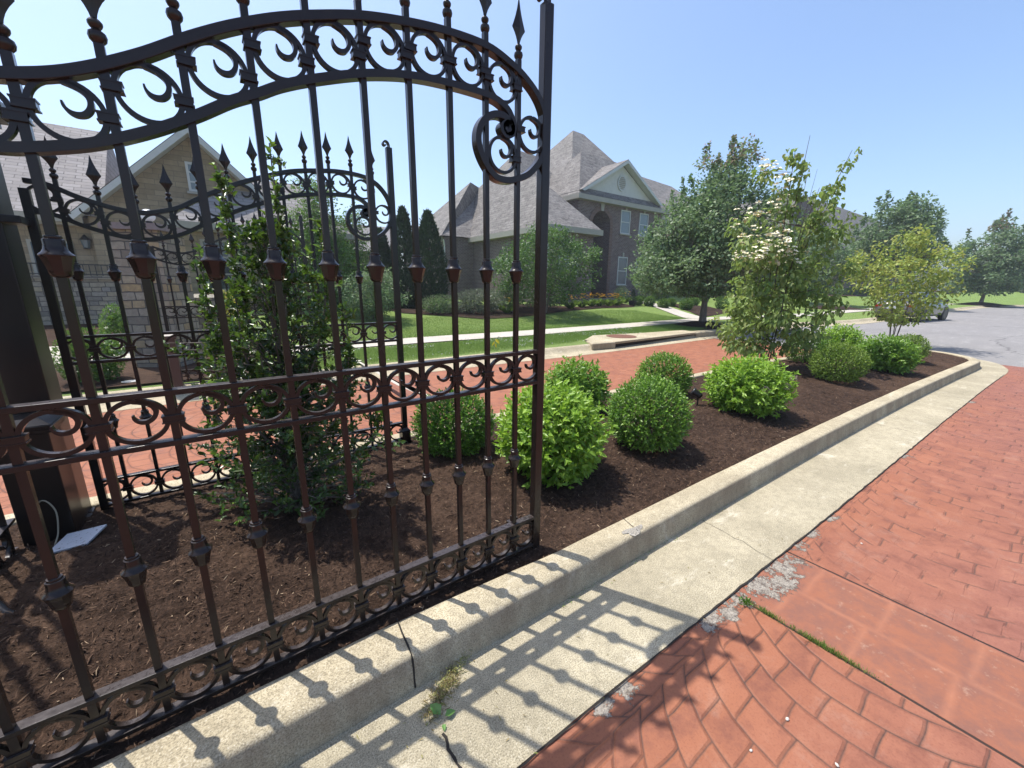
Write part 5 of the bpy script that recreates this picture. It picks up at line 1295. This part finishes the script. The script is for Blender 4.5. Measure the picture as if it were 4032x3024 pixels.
for k, (x, y, lb) in enumerate(((9.75, 13.75, 'lone yellow day lily by the silver shrub seen between the gate bars'), (13.9, 14.35, 'first clump of yellow day lilies beside the young maple'), (14.9, 14.55, 'second clump of yellow day lilies along the lawn edge'), (15.8, 14.75, 'third clump of yellow day lilies along the lawn edge'),
        (16.6, 14.9, 'fourth clump of yellow day lilies along the lawn edge'), (17.5, 15.05, 'fifth clump of yellow day lilies, in front of the entry arch'), (18.3, 15.2, 'yellow day lily clump left of the black planter'), (20.6, 16.4, 'yellow day lilies behind the black planter'), (23.5, 17.2, 'yellow day lilies behind the boxwood balls'))):
    lily(x, y, lb, fl=16 if 0 < k < 7 else 7)
# topiary in a black planter
x, y = 19.6, 15.1; zt = on_lawn(x, y)
g = thing('planter', 'square black planter at the corner of the lawn', 'planter', (x, y, zt))
MB().lathe([(.20, 0), (.27, .26), (.29, .26), (.29, .30), (.25, .30), (.24, .25)], 4, ph=math.pi / 4 + .4).build('pot', BLACK, g, bevel=.006)
MB().lathe([(.235, .26), (.001, .27)], 4, ph=math.pi / 4 + .4).build('soil', MULCHB, g)
g = thing('topiary', 'small spiral topiary growing in the black planter', 'topiary', (x, y, zt + .26))
n = 2600; t = rng.random(n); th = rng.uniform(0, 2 * np.pi, n); R = (.17 * (1 - t) + .04) * (.72 + .38 * np.sin(t * 30 - th)) ; P = np.stack([np.cos(th) * R, np.sin(th) * R, t * .68], 1)
foliage('foliage', g, P, P * np.array([1, 1, 0]) + rdir(n) * .1, rdir(n, 1), np.full(n, .035), np.full(n, .02), ARBV, shape=4)
V, F = tubes_np([([(0, 0, -.02), (0, 0, .3), (0, 0, .6)], [.015, .012, .006])]); link('stem', nmesh('stem', V, F), BARK, g)
# hedges far right
def hedge(label, P, h, w_, leaf, seed):
    P = resample(P, .5); n = len(P) * 150; i = rng.random(n) * (len(P) - 1); k = i.astype(int); A = np.array(P); c = A[k] + (A[k + 1] - A[k]) * (i - k)[:, None]
    z0 = np.array([on_lawn(p[0], p[1]) for p in P]); th = rng.uniform(-.2, np.pi + .2, n)
    lump = 1 + .25 * fbm(i * .9, th * 1.5, 3, seed)
    d = np.stack([np.zeros(n), np.cos(th), np.sin(th)], 1); L = leaf
    cc_ = np.stack([c[:, 0], c[:, 1] + np.cos(th) * w_ * lump, z0[k] + np.maximum(.02, np.sin(th)) * h * lump], 1)
    g = thing('hedge', label, 'hedge', (P[0][0], P[0][1], float(z0[0])), 0, None)
    foliage('foliage', g, cc_ - np.array([P[0][0], P[0][1], z0[0]]), d + rdir(n) * .7, rdir(n, .6), L * rng.uniform(.6, 1.2, n), L * .7 * rng.uniform(.6, 1.2, n), HEDGE, shape=4); return g
bed([(33, 19.6), (44, 17.8), (60, 16.5), (82, 12.0), (92, 4.0), (100, -8), (108, -6), (104, 12), (90, 20), (60, 23), (33, 23)], .05, MULCH)
hedge('long trimmed hedge at the top of the lawn across the road bend', [(34, 21.2), (44, 19.9), (60, 18.4), (84, 14.2)], .75, .9, .22, 61)
hedge('bright low hedge on the mulched bank at the right edge', [(86, 10.5), (93, 4.5), (98, -2), (103, -10)], 1.0, 1.2, .24, 62)
for k, (x, y) in enumerate(((70, 13.6), (76, 12.3), (81, 10.4), (85, 7.6), (88.5, 4.0), (91, .2), (94, -4))):
    ball('bank_shrub', ['leftmost', 'second', 'third', 'fourth', 'fifth', 'sixth', 'rightmost'][k] + ' of the small shrubs dotted along the mulched bank on the right', 'shrub', x, y, on_lawn(x, y), 1.8, 1.0, 500, .18, HEDGE if k % 2 else GREYL, 'small shrubs on the mulched bank', 70 + k)
ball('roadside_bush', 'fresh green round bush at the kerb just past the parked car', 'bush', 43.5, 8.3, .15, 1.6, 1.5, 1600, .10, LIME, None, 81)
# wooded background
for k, (x, y, h, w_, lb, mt) in enumerate(((122.7, 5.9, 11, 8, 'tall hazy tree at the right edge of the view', FART), (151.0, 10.8, 8, 9, 'low rounded tree left of the tall one at the right edge', FART), (165.7, 19.2, 8.5, 12, 'wide hazy tree between the dogwood and the dark maple', FART),
        (170.7, 28.3, 9, 13, 'hazy tree showing behind the yellowing dogwood', FART), (145.7, 33.7, 8, 12, 'distant tree right of the long roof', FART), (112.4, 45.2, 9, 12, 'distant tree behind the gabled house', FART), (18.2, 62.9, 7.5, 7, 'distant round tree over the small far house', LIME), (9.9, 81.7, 8, 10, 'distant tree behind the tan house', FART), (100.7, 2.9, 9, 8, 'green tree just outside the right edge', LIME),
        (109.6, 9.1, 6, 6, 'young tree in front of the hazy wood on the right', LIME))):
    tree('background_tree', lb, 'tree', x, y, .3, h, .6, w_ / 2, ell(.0, .5), 120, 40, .45, mt, BARKG, .25, seed=90 + k, crad=w_ * .12, group='distant trees', nlimb=4)
x, y = 96.5, 8.5
MB().lathe([(.75, -.3), (.6, .6), (.55, 2.6)], 10).build('tree_trunk', BARKG, None, True).location = (x, y, .6)
tag(bpy.data.objects['tree_trunk'], 'thick grey brown trunk standing behind the hedge at the right', 'tree trunk')
# mulch rings
def ring_mound(label, x, y, r, h, z):
    n = 40; m = 10; V = []; 
    for i in range(m + 1):
        for k in range(n):
            a = 2 * np.pi * k / n; rr = r * i / m * (1 + .06 * math.sin(3 * a + x)); zz = h * (.5 + .5 * math.cos(math.pi * i / m)) ** .8 + .03 * float(fbm(np.array(rr * math.cos(a) * 5), np.array(rr * math.sin(a) * 5), 3, 5)); V.append((rr * math.cos(a), rr * math.sin(a), zz))
    F = [(i * n + k, i * n + (k + 1) % n, (i + 1) * n + (k + 1) % n, (i + 1) * n + k) for i in range(m) for k in range(n)]
    o = link('mulch_ring', nmesh('mulch_ring', V, np.array(F)), MULCHB, smooth=True); o.location = (x, y, z); tag(o, label, 'mulch'); return o
ring_mound('black mulch mound around the trunk of the street maple', 15.0, 8.25, 1.35, .20, .135)
ring_mound('dark mulch mound under the maple beyond the road bend', 61.3, 5.6, 2.2, .30, .14)
ring_mound('dark mulch mound behind the yellowing dogwood', 36.5, 10.5, 2.0, .2, .2)
# clover in the verge
n = 1500; x = rng.uniform(1.0, 12, n); y = 7.5 + rng.random(n) ** .8 * 1.9; kp = fbm(x * .8, y * 1.1, 3, 4) > -.05; x, y = x[kp], y[kp]; n = len(x)
C = np.stack([x, y, .17 + .03 * rng.random(n)], 1); C4 = np.repeat(C, 3, 0)
o = foliage('clover_flowers', None, C4, rdir(3 * n, .3), rdir(3 * n), np.full(3 * n, .022), np.full(3 * n, .020), plain('clover_white', (.55, .55, .48), .8), shape=4)
tag(o, 'white clover flowers scattered in the grass verge beyond the red road', 'clover', kind='stuff')
# grass blades of verge and lawn front
def blades(name, label, n, fx, lmin, lmax, wd, mat):
    x, y, z = fx(n); n = len(x); C = np.stack([x, y, z], 1); D = rdir(n) * .45 + np.array([0, 0, 1.])
    L = rng.uniform(lmin, lmax, n); o = foliage(name, None, C, D, rdir(n), L, np.full(n, wd), mat, shape=4); return tag(o, label, 'grass', kind='stuff')
GR = m_leaf('grass_blade', [(.06, .14, .015), (.10, .20, .025), (.15, .27, .04), (.24, .32, .09)], .5, .35)
def vx(n):
    x = rng.uniform(.5, 15, n); y = np.interp(x, [0, 5, 7.4, 8, 9, 12.7, 15], [7.5, 7.42, 7.5, 7.7, 8.25, 7.7, 7.4]) ; y = y + (9.25 - y) * rng.random(n) ** .8
    return x, y, .140 + .02 * rng.random(n) * 0
blades('verge_grass', 'grass blades of the verge between the red road and the sidewalk', 90000, vx, .035, .075, .006, GR)
def lx(n):
    x = rng.uniform(1.5, 18, n); y = 10.4 + rng.random(n) ** 1.3 * 3.2; z = np.array([lawn_h(a, b_ - 7.25) for a, b_ in zip(x, y)]) - .004; return x, y, z
blades('lawn_grass', 'grass blades along the front of the lawn', 70000, lx, .03, .06, .008, GR)
# grass and weeds in joints
def jx(n):
    y = np.where(rng.random(n) < .75, rng.normal(.36, .075, n), rng.normal(.60, .03, n)); return 2.0 + rng.normal(0, .006, n), y, np.full(n, .0)
o = blades('joint_grass', 'green grass sprouting in the sawn joint of the red paving', 1000, jx, .008, .034, .0022, GR); o['kind'] = 'stuff'
def weed(name, label, x, y, z, n, r, leaf, mat, hh=.05):
    g = thing(name, label, 'weed', (x, y, z)); P = rdir(n, .5) * r * rng.random((n, 1)) ** .6; P[:, 2] = np.abs(P[:, 2]) * hh / r
    foliage('foliage', g, P, P + rdir(n) * r * .4 + np.array([0, 0, r * .4]), rdir(n, 1.2), leaf * rng.uniform(.5, 1.1, n), leaf * .55 * rng.uniform(.6, 1, n), mat, shape=6); return g
weed('weed_tuft', 'small bright green weed growing between the chipped paving and the gutter', 1.985, .69, .0, 90, .035, .016, LIME, .025)
DRY = m_leaf('dry_leaf', [(.10, .05, .025), (.20, .12, .05), (.30, .22, .10), (.20, .24, .05)], .7, .2)

# ------------------------------------------------------------------ parked car
def car(x, y, rz):
    g = thing('parked_car', 'champagne coloured sedan parked at the kerb behind the yellowing dogwood', 'car', (x, y, 0), rz)
    pt = NT('car_paint', .28, .6, .35); pt.base((.13, .12, .105)); pt.b.inputs['Coat Weight'].default_value = .8; PAINT = pt.m
    TYRE = plain('tyre', (.02, .02, .02), .85); RIM = plain('rim', (.55, .56, .57), .3, .5, .8); GL = m_glass('car_glass', (.02, .028, .032))
    # (x along length, half width, z bottom, z top) sections of the lower body
    sec = [(-2.33, .66, .45, .62), (-2.28, .78, .30, .88), (-2.15, .84, .24, .97), (-1.75, .89, .22, 1.02), (-1.0, .905, .20, 1.0), (0, .91, .20, .97), (.9, .905, .20, .95), (1.3, .895, .22, .92), (1.9, .86, .24, .84), (2.2, .76, .28, .74), (2.33, .60, .36, .62)]
    def ringp(s):
        X, w, z0, z1 = s; zm = (z0 + z1) / 2; h = (z1 - z0)
        half = [(0, z0), (w * .86, z0), (w * .985, z0 + h * .16), (w, z0 + h * .42), (w * .985, z0 + h * .68), (w * .94, z0 + h * .90), (w * .84, z1), (0, z1 + .015)]
        return [(X, a, b_) for a, b_ in half] + [(X, -a, b_) for a, b_ in half[-2:0:-1]]
    def loft(secs):
        b = MB(); R = [ringp(s) if len(s) == 4 and not isinstance(s[0], tuple) else s for s in secs]; n = len(R[0]); V = [p for r in R for p in r]
        F = [(i * n + k, i * n + (k + 1) % n, (i + 1) * n + (k + 1) % n, (i + 1) * n + k) for i in range(len(R) - 1) for k in range(n)] + [tuple(range(n)), tuple(range((len(R) - 1) * n, len(R) * n))[::-1]]
        return b.add(V, F)
    o = loft(sec).build('body', PAINT, g, True); sm = o.modifiers.new('s', 'SUBSURF'); sm.levels = sm.render_levels = 2
    def cab(X, w, z0, z1, wt):
        return [(X, -w, z0), (X, -wt, z1), (X, wt, z1), (X, w, z0)]
    # glasshouse: glass volume, then roof skin and pillars
    b = MB(); P = [(-1.85, .80, 1.0), (-1.15, .66, 1.385), (.25, .66, 1.40), (1.15, .80, .955)]
    V = []
    for X, w, z in P: V += [(X, -w, z), (X, w, z)]
    bot = [(-1.85, -.84, .96), (-1.85, .84, .96), (1.15, -.84, .93), (1.15, .84, .93)]
    b.add([(-1.85, -.82, .97), (-1.85, .82, .97), (-1.18, -.64, 1.39), (-1.18, .64, 1.39), (.22, -.64, 1.40), (.22, .64, 1.40), (1.12, -.82, .95), (1.12, .82, .95)],
          [(0, 1, 3, 2), (2, 3, 5, 4), (4, 5, 7, 6), (0, 2, 4, 6), (1, 7, 5, 3), (0, 6, 7, 1)]).build('window', GL, g, bevel=.02)
    r = MB()
    r.add([(-1.22, -.665, 1.385), (-1.22, .665, 1.385), (.26, -.665, 1.395), (.26, .665, 1.395), (-.5, -.60, 1.445), (-.5, .60, 1.445), (-1.1, -.6, 1.42), (-1.1, .6, 1.42), (.15, -.6, 1.425), (.15, .6, 1.425)],
          [(0, 6, 7, 1), (6, 4, 5, 7), (4, 8, 9, 5), (8, 2, 3, 9), (0, 2, 8, 4, 6), (1, 7, 5, 9, 3), (0, 1, 3, 2)])
    for s in (-1, 1):
        r.tube([(-1.88, .80 * s, .99), (-1.5, .735 * s, 1.2), (-1.18, .655 * s, 1.395)], [.055, .045, .03], 6); r.tube([(1.16, .81 * s, .95), (.25, .655 * s, 1.40)], [.03, .025], 6); r.tube([(-.35, .84 * s, .97), (-.38, .655 * s, 1.40)], .03, 6)
        r.tube([(-1.2, .655 * s, 1.395), (.25, .655 * s, 1.405)], .022, 6)
    r.build('roof', PAINT, g, True)
    for s in (-1, 1):
        for X in (-1.38, 1.40):
            wl = thing('wheel', None, None, (X, .80 * s, .33)); wl.parent = g
            t = MB().lathe([(.20, -.10), (.30, -.11), (.33, -.08), (.33, .08), (.30, .11), (.20, .10)], 28); o = t.build('tyre', TYRE, wl, True); o.rotation_euler = (math.pi / 2, 0, 0)
            t = MB().lathe([(.215, -.06), (.215, .09), (.19, .095), (.19, .05), (.05, .065), (.045, .085), (.001, .09)], 28)
            for k in range(6):
                a = k * math.pi / 3; c_, s_ = math.cos(a), math.sin(a)
                t.add([(c_ * .05 - s_ * .022, s_ * .05 + c_ * .022, .06), (c_ * .05 + s_ * .022, s_ * .05 - c_ * .022, .06), (c_ * .195 + s_ * .022, s_ * .195 - c_ * .022, .088), (c_ * .195 - s_ * .022, s_ * .195 + c_ * .022, .088)], [(0, 1, 2, 3)])
            o = t.build('rim', RIM, wl); o.rotation_euler = (math.pi / 2 if s < 0 else -math.pi / 2, 0, 0)
            a_ = MB().lathe([(.37, -.02), (.37, .012), (.001, .012)], 28); o = a_.build('wheel_arch', BLACK, g); o.location = (X, .893 * s, .36); o.rotation_euler = (math.pi / 2 if s < 0 else -math.pi / 2, 0, 0)
        RED = plain('tail_light_red', (.35, .01, .01), .15, .6)
        MB().box(-2.31, -2.16, .50 * s - (.0 if s > 0 else .30), .50 * s + (.30 if s > 0 else .0), .70, .83).build('tail_light', RED, g, bevel=.03)
        MB().box(.82, .98, .90 * s - .02 + (.0 if s > 0 else -.14), .90 * s + .02 + (.14 if s > 0 else .0), .95, 1.08).build('mirror', BLACK, g, bevel=.03)
        MB().box(-.30, -.14, .915 * s - .01, .915 * s + .012, .78, .80).build('handle', PAINT, g, bevel=.004)
    MB().box(-2.37, -2.27, -.62, .62, .27, .40).build('bumper_insert', BLACK, g, bevel=.02)
    MB().box(-2.352, -2.30, -.26, .26, .62, .76).build('licence_plate', plain('plate', (.5, .52, .55), .5), g, bevel=.004)
    return g
car(30.0, 5.05, R_(-8))

# ------------------------------------------------------------------ small things
def spot(name, label, x, y, z, rz, s=1.0, tilt=-.5):
    g = thing(name, label, 'light', (x, y, z), rz, None)
    MB().tube([(0, 0, -.05), (0, 0, .15 * s)], .011 * s, 8).build('stake', BLACK, g)
    o = MB().lathe([(.001, -.05 * s), (.035 * s, -.05 * s), (.045 * s, -.02 * s), (.05 * s, .06 * s), (.058 * s, .075 * s), (.058 * s, .10 * s), (.050 * s, .10 * s), (.046 * s, .07 * s), (.001, .068 * s)], 18).build('lamp_housing', BLACK, g, True)
    o.location = (0, 0, .19 * s); o.rotation_euler = (0, math.pi / 2 + tilt, 0)
    l = MB().lathe([(.045 * s, .070 * s), (.001, .078 * s)], 18).build('lens', GLASS, g, True); l.location = (0, 0, .19 * s); l.rotation_euler = (0, math.pi / 2 + tilt, 0)
    return g
spot('spot_light', 'black garden spotlight on a stake at the tip of the island', 13.25, 2.05, .15, 3.6, 1.35)
spot('spot_light', 'small dark garden light half hidden beside the lime shrub under the tall dogwood', 4.50, 2.42, .18, 2.0, .8)
spot('spot_light', 'black lamp standing above the shrubs just right of the tall dogwood', 10.1, 3.15, .62, 3.4, 1.0)
# white board lying in the mulch
g = MB().add([(-.095, -.075, 0), (.055, -.085, .004), (.11, .078, .006), (-.05, .085, .002)], [(0, 1, 2, 3)]).add([(-.095, -.075, .008), (.055, -.085, .012), (.11, .078, .014), (-.05, .085, .010)], [(3, 2, 1, 0)])
g = MB(); q = [(-.095, -.075), (.055, -.085), (.11, .078), (-.05, .085)]; g.prism(q, 0, .012)
n = NT('white_card', .3, .5); n.base(n.mix(n.ramp(n.noise(55, 3, .7), [(.60, 0.0), (.66, 1.0)]), (.50, .52, .56), (.06, .045, .035)))
o = g.build('white_board', n.m, None, bevel=.002); o.location = (-.775, 2.93, .205); o.rotation_euler = (R_(3), R_(-2), 0); tag(o, 'flat white board lying on the mulch in front of the short black post', 'board')
n = MB().lathe([(.001, 0), (.10, 0), (.10, .012), (.001, .014)], 20).build('valve_cover', plain('pale_plastic', (.5, .5, .48), .5)); n.location = (-1.15, 7.9, .165); tag(n, 'pale round valve cover in the bed beyond the far red road', 'valve cover')
# black hose and cable by the fence
o = MB().tube([tuple(p) for p in cr([(-1.25, 2.75, .20), (-1.08, 2.62, .24), (-.95, 2.50, .22), (-.88, 2.40, .195), (-.80, 2.36, .18)], 6)], .016, 10).build('hose', BLACK, None, True); tag(o, 'short thick black hose end lying on the mulch at the left edge', 'hose')
o = MB().tube([tuple(p) for p in cr([(-.98, 3.10, .26), (-.90, 3.06, .42), (-.845, 3.02, .37), (-.845, 2.98, .26), (-.86, 2.94, .20)], 8)], .0035, 6).build('cable', plain('cable_grey', (.3, .27, .2), .4), None, True); tag(o, 'thin looping grey cable in front of the short black post', 'cable')
# bed of mulch beyond the far road, and shrubs there
bedm = MULCH
bed([(-9, 7.6), (1.0, 7.6), (.9, 8.2), (.6, 9.0), (.4, 9.95), (-.2, 10.0), (-9, 10.0)], .035, MULCH)
bed([(-9, 10.02), (.2, 10.02), (.0, 12.2), (-9, 12.2)], .045, WALK, 'garden_path')
bed([(-9, 12.22), (-.6, 12.22), (-.6, 14.48), (-9, 14.48)], .035, MULCH)
ball('round_bush', 'fresh yellow green bush in front of the grey retaining wall, beside the tall post', 'shrub', -1.55, 8.15, .16, .72, .78, 2400, .035, LIME, None, 101)
ball('round_bush', 'small green bush between the grey retaining wall and the stone pillar', 'shrub', -1.65, 11.2, .2, .5, .95, 1200, .04, LIME, None, 102)
patch('flowering_bush', 'yellow flowering bush seen between the bars right of the stone pillar', 'shrub', .25, 14.2, .55, 0, 1600, .05, m_leaf('forsythia_leaf', [(.2, .24, .03), (.35, .36, .05), (.55, .48, .08)], .5, .3), None, 103, .9)
# dead grass and seedlings in the kerb crack
g = thing('dry_weed_clump', 'dried grass and brown leaf litter clump at the foot of the cracked kerb', 'weeds', (.50, 1.19, .005))
n = 620; t = rng.random(n); C = np.stack([-.06 + .17 * t + rng.normal(0, .018, n), -.075 + .10 * t + rng.normal(0, .022, n), np.abs(rng.normal(0, .007, n))], 1)
foliage('dry_blades', g, C, rdir(n) * np.array([1, 1, .35]) + np.array([0, 0, .08]), rdir(n, 1), rng.uniform(.010, .045, n), rng.uniform(.0012, .004, n), DRY, shape=4)
n = 260; t = rng.random(n); C = np.stack([.02 + .16 * t + rng.normal(0, .012, n), -.01 + .065 * t + rng.normal(0, .014, n), .008 + np.abs(rng.normal(0, .012, n))], 1)
foliage('dry_seed_heads', g, C, rdir(n), rdir(n), np.full(n, .007), np.full(n, .005), m_leaf('seed_head', [(.16, .18, .05), (.26, .27, .09), (.34, .34, .14)], .8, .3), shape=4)['kind'] = 'stuff'
g = thing('seedling', 'seedling with two broad green leaves growing in the gutter crack', 'weed', (.475, 1.085, .006))
foliage('leaf', g, np.array([[0, 0, .012], [.012, -.012, .010], [-.004, -.03, .004], [0, .004, .01]]), np.array([[-.3, .9, .25], [1, -.15, .1], [-.2, -.8, .1], [-.5, .5, .5]]), np.array([[0, 0, 1.]] * 4), np.array([.055, .042, .026, .02]), np.array([.040, .028, .016, .012]), m_leaf('seedling_leaf', [(.10, .22, .05), (.15, .30, .08)], .4, .3), shape=6, curl=.1)
# expansion cracks: dark lines a few mm proud of kerb and gutter
DC = plain('crack_dirt', (.022, .018, .014), .95)
def crackline(name, pts, w0, lift=.0025):
    P = np.array(pts, float); V = []; F = []
    for i, p in enumerate(P):
        t = P[min(i + 1, len(P) - 1)] - P[max(i - 1, 0)]; s = np.cross(t, [0, -.35, 1.0]); s /= np.linalg.norm(s) + 1e-9; w_ = w0 * rng.uniform(.6, 1.3)
        V += [p + s * w_, p - s * w_]
    for i in range(len(P) - 1): F.append((2 * i, 2 * i + 2, 2 * i + 3, 2 * i + 1))
    o = link(name, nmesh(name, V, np.array(F)), DC); tag(o, kind='structure'); return o
def wander(a, b_, n, j):
    a, b_ = np.array(a, float), np.array(b_, float); return [a + (b_ - a) * k / n + np.array([rng.normal(0, j), 0, 0]) * (0 < k < n) for k in range(n + 1)]
kx = .448
crackline('kerb_crack', wander((kx + .01, 1.470, .153), (kx, 1.345, .156), 3, .0008) + wander((kx - .002, 1.31, .157), (kx - .004, 1.268, .1495), 2, .0005) + wander((kx - .004, 1.2595, .13), (kx - .006, 1.240, .012), 3, .0008), .0035)
crackline('gutter_crack', wander((.455, 1.03, .0075), (.446, .80, .0085), 12, .004), .0045)
crackline('gutter_crack', wander((2.53, 1.23, .0065), (2.46, .745, .0085), 14, .006), .0012)
crackline('gutter_crack', wander((6.2, 1.17, .0065), (6.1, .70, .0085), 12, .01), .0022)
e = [(x, np.interp(x, [p[0] for p in GO[:7]], [p[1] for p in GO[:7]]) + rng.normal(0, .0015), .0085) for x in np.arange(-.5, 12, .06)]
crackline('gutter_crack', e, .0035)
crackline('kerb_crack', wander((1.90, 1.42, .152), (1.86, 1.27, .154), 5, .003), .0022)
# chipped patch on the kerb edge
n = NT('chipped_concrete', .95, .1); ag = n.voro(170, out=1); n.base(n.mix(n.noise(30, 3), (.20, .18, .15), (.42, .39, .34))); n.bump(n.voro(120), 1.0, .006)
V = []; m = 16
for k in range(m):
    a = 2 * math.pi * k / m; rr = 1 + .35 * math.sin(3 * a + 1) + rng.normal(0, .12); V.append((1.845 + .075 * rr * math.cos(a), 1.285 + .030 * rr * math.sin(a), .1545 if math.sin(a) > -.3 else .150))
o = link('kerb_chip', nmesh('kerb_chip', V + [(1.845, 1.285, .1555)], np.array([(k, (k + 1) % m, m) for k in range(m)])), n.m); tag(o, kind='structure')
# scattered litter on gutter and paving
def litter(name, label, n, fx, l0, l1, mat, cat):
    x, y, z = fx(n); C = np.stack([x, y, z], 1); th = rng.uniform(0, 2 * np.pi, n); D = np.stack([np.cos(th), np.sin(th), rng.normal(0, .12, n)], 1)
    o = foliage(name, None, C, D, np.tile([[0, 0, 1.]], (n, 1)) + rng.normal(0, .2, (n, 3)), rng.uniform(l0, l1, n), rng.uniform(.0012, .005, n), mat, shape=6, curl=.1); return tag(o, label, cat, kind='stuff')
def gx(n):
    x = .2 + 12 * rng.random(n) ** 1.5; return x, rng.uniform(.72, 1.22, n) + (rng.random(n) < .5) * .0, np.full(n, .0105)
litter('gutter_litter', 'small leaf scraps and twigs lying in the concrete gutter', 240, gx, .006, .022, DRY, 'leaf litter')
def gx2(n):
    x = 1.2 + 9 * rng.random(n) ** 1.2; return x, 1.235 - np.abs(rng.normal(0, .02, n)), np.full(n, .010)
litter('gutter_moss', 'green clippings gathered along the foot of the kerb', 620, gx2, .004, .016, GR, 'clippings')
def gx3(n): return rng.uniform(.7, 4.5, n), rng.uniform(-.6, .7, n), np.full(n, .003)
# loose stones
st = plain('grit', (.55, .50, .44), .8)
for k, (x, y, s) in enumerate(((1.52, .33, .008), (1.49, .17, .007), (1.66, .02, .006), (1.30, .36, .006), (3.1, .5, .007))):
    o = MB().ico((0, 0, 0), s, 1, (1.2, .8, .6)).build('pebble', st, None, True); o.location = (x, y, s * .5); o.rotation_euler = (0, 0, k)
    tag(o, 'tiny pale stone lying on the red stamped paving', 'stone', 'tiny pale stones on the red paving')
# utility flag
g = thing('marker_flag', 'small yellow marker flag stuck in the grass verge', 'flag', (5.05, 7.62, .15))
MB().tube([(0, 0, -.02), (.01, 0, .26)], .003, 6).build('wire', plain('wire', (.4, .4, .4), .4), g)
foliage('flag', g, np.array([[.01, 0, .25], [.0, 0, .20], [.01, 0, .15]]), np.array([[.7, -.4, -.9], [-.5, .3, -1.0], [.3, 0, -1]]), np.array([[0, -1, .2.real]] * 3), np.array([.16, .13, .12]), np.array([.07, .05, .05]), plain('flag_yellow', (.75, .62, .03), .6), shape=6)

# ------------------------------------------------------------------ summer haze: even air from below the ground to above the tallest roof
hz = MB().box(-120, 320, -160, 260, -1.2, 22).build('haze', None, None)
hm = bpy.data.materials.new('haze_air'); hm.use_nodes = True
hn = hm.node_tree; hn.nodes.remove(hn.nodes['Principled BSDF'])
pv = hn.nodes.new('ShaderNodeVolumePrincipled'); pv.inputs['Color'].default_value = (.86, .91, 1, 1); pv.inputs['Density'].default_value = .0012; pv.inputs['Anisotropy'].default_value = .3
hn.links.new(pv.outputs[0], hn.nodes['Material Output'].inputs['Volume'])
hz.data.materials.append(hm); tag(hz, 'thin summer haze in the air over the street', 'haze', kind='stuff')
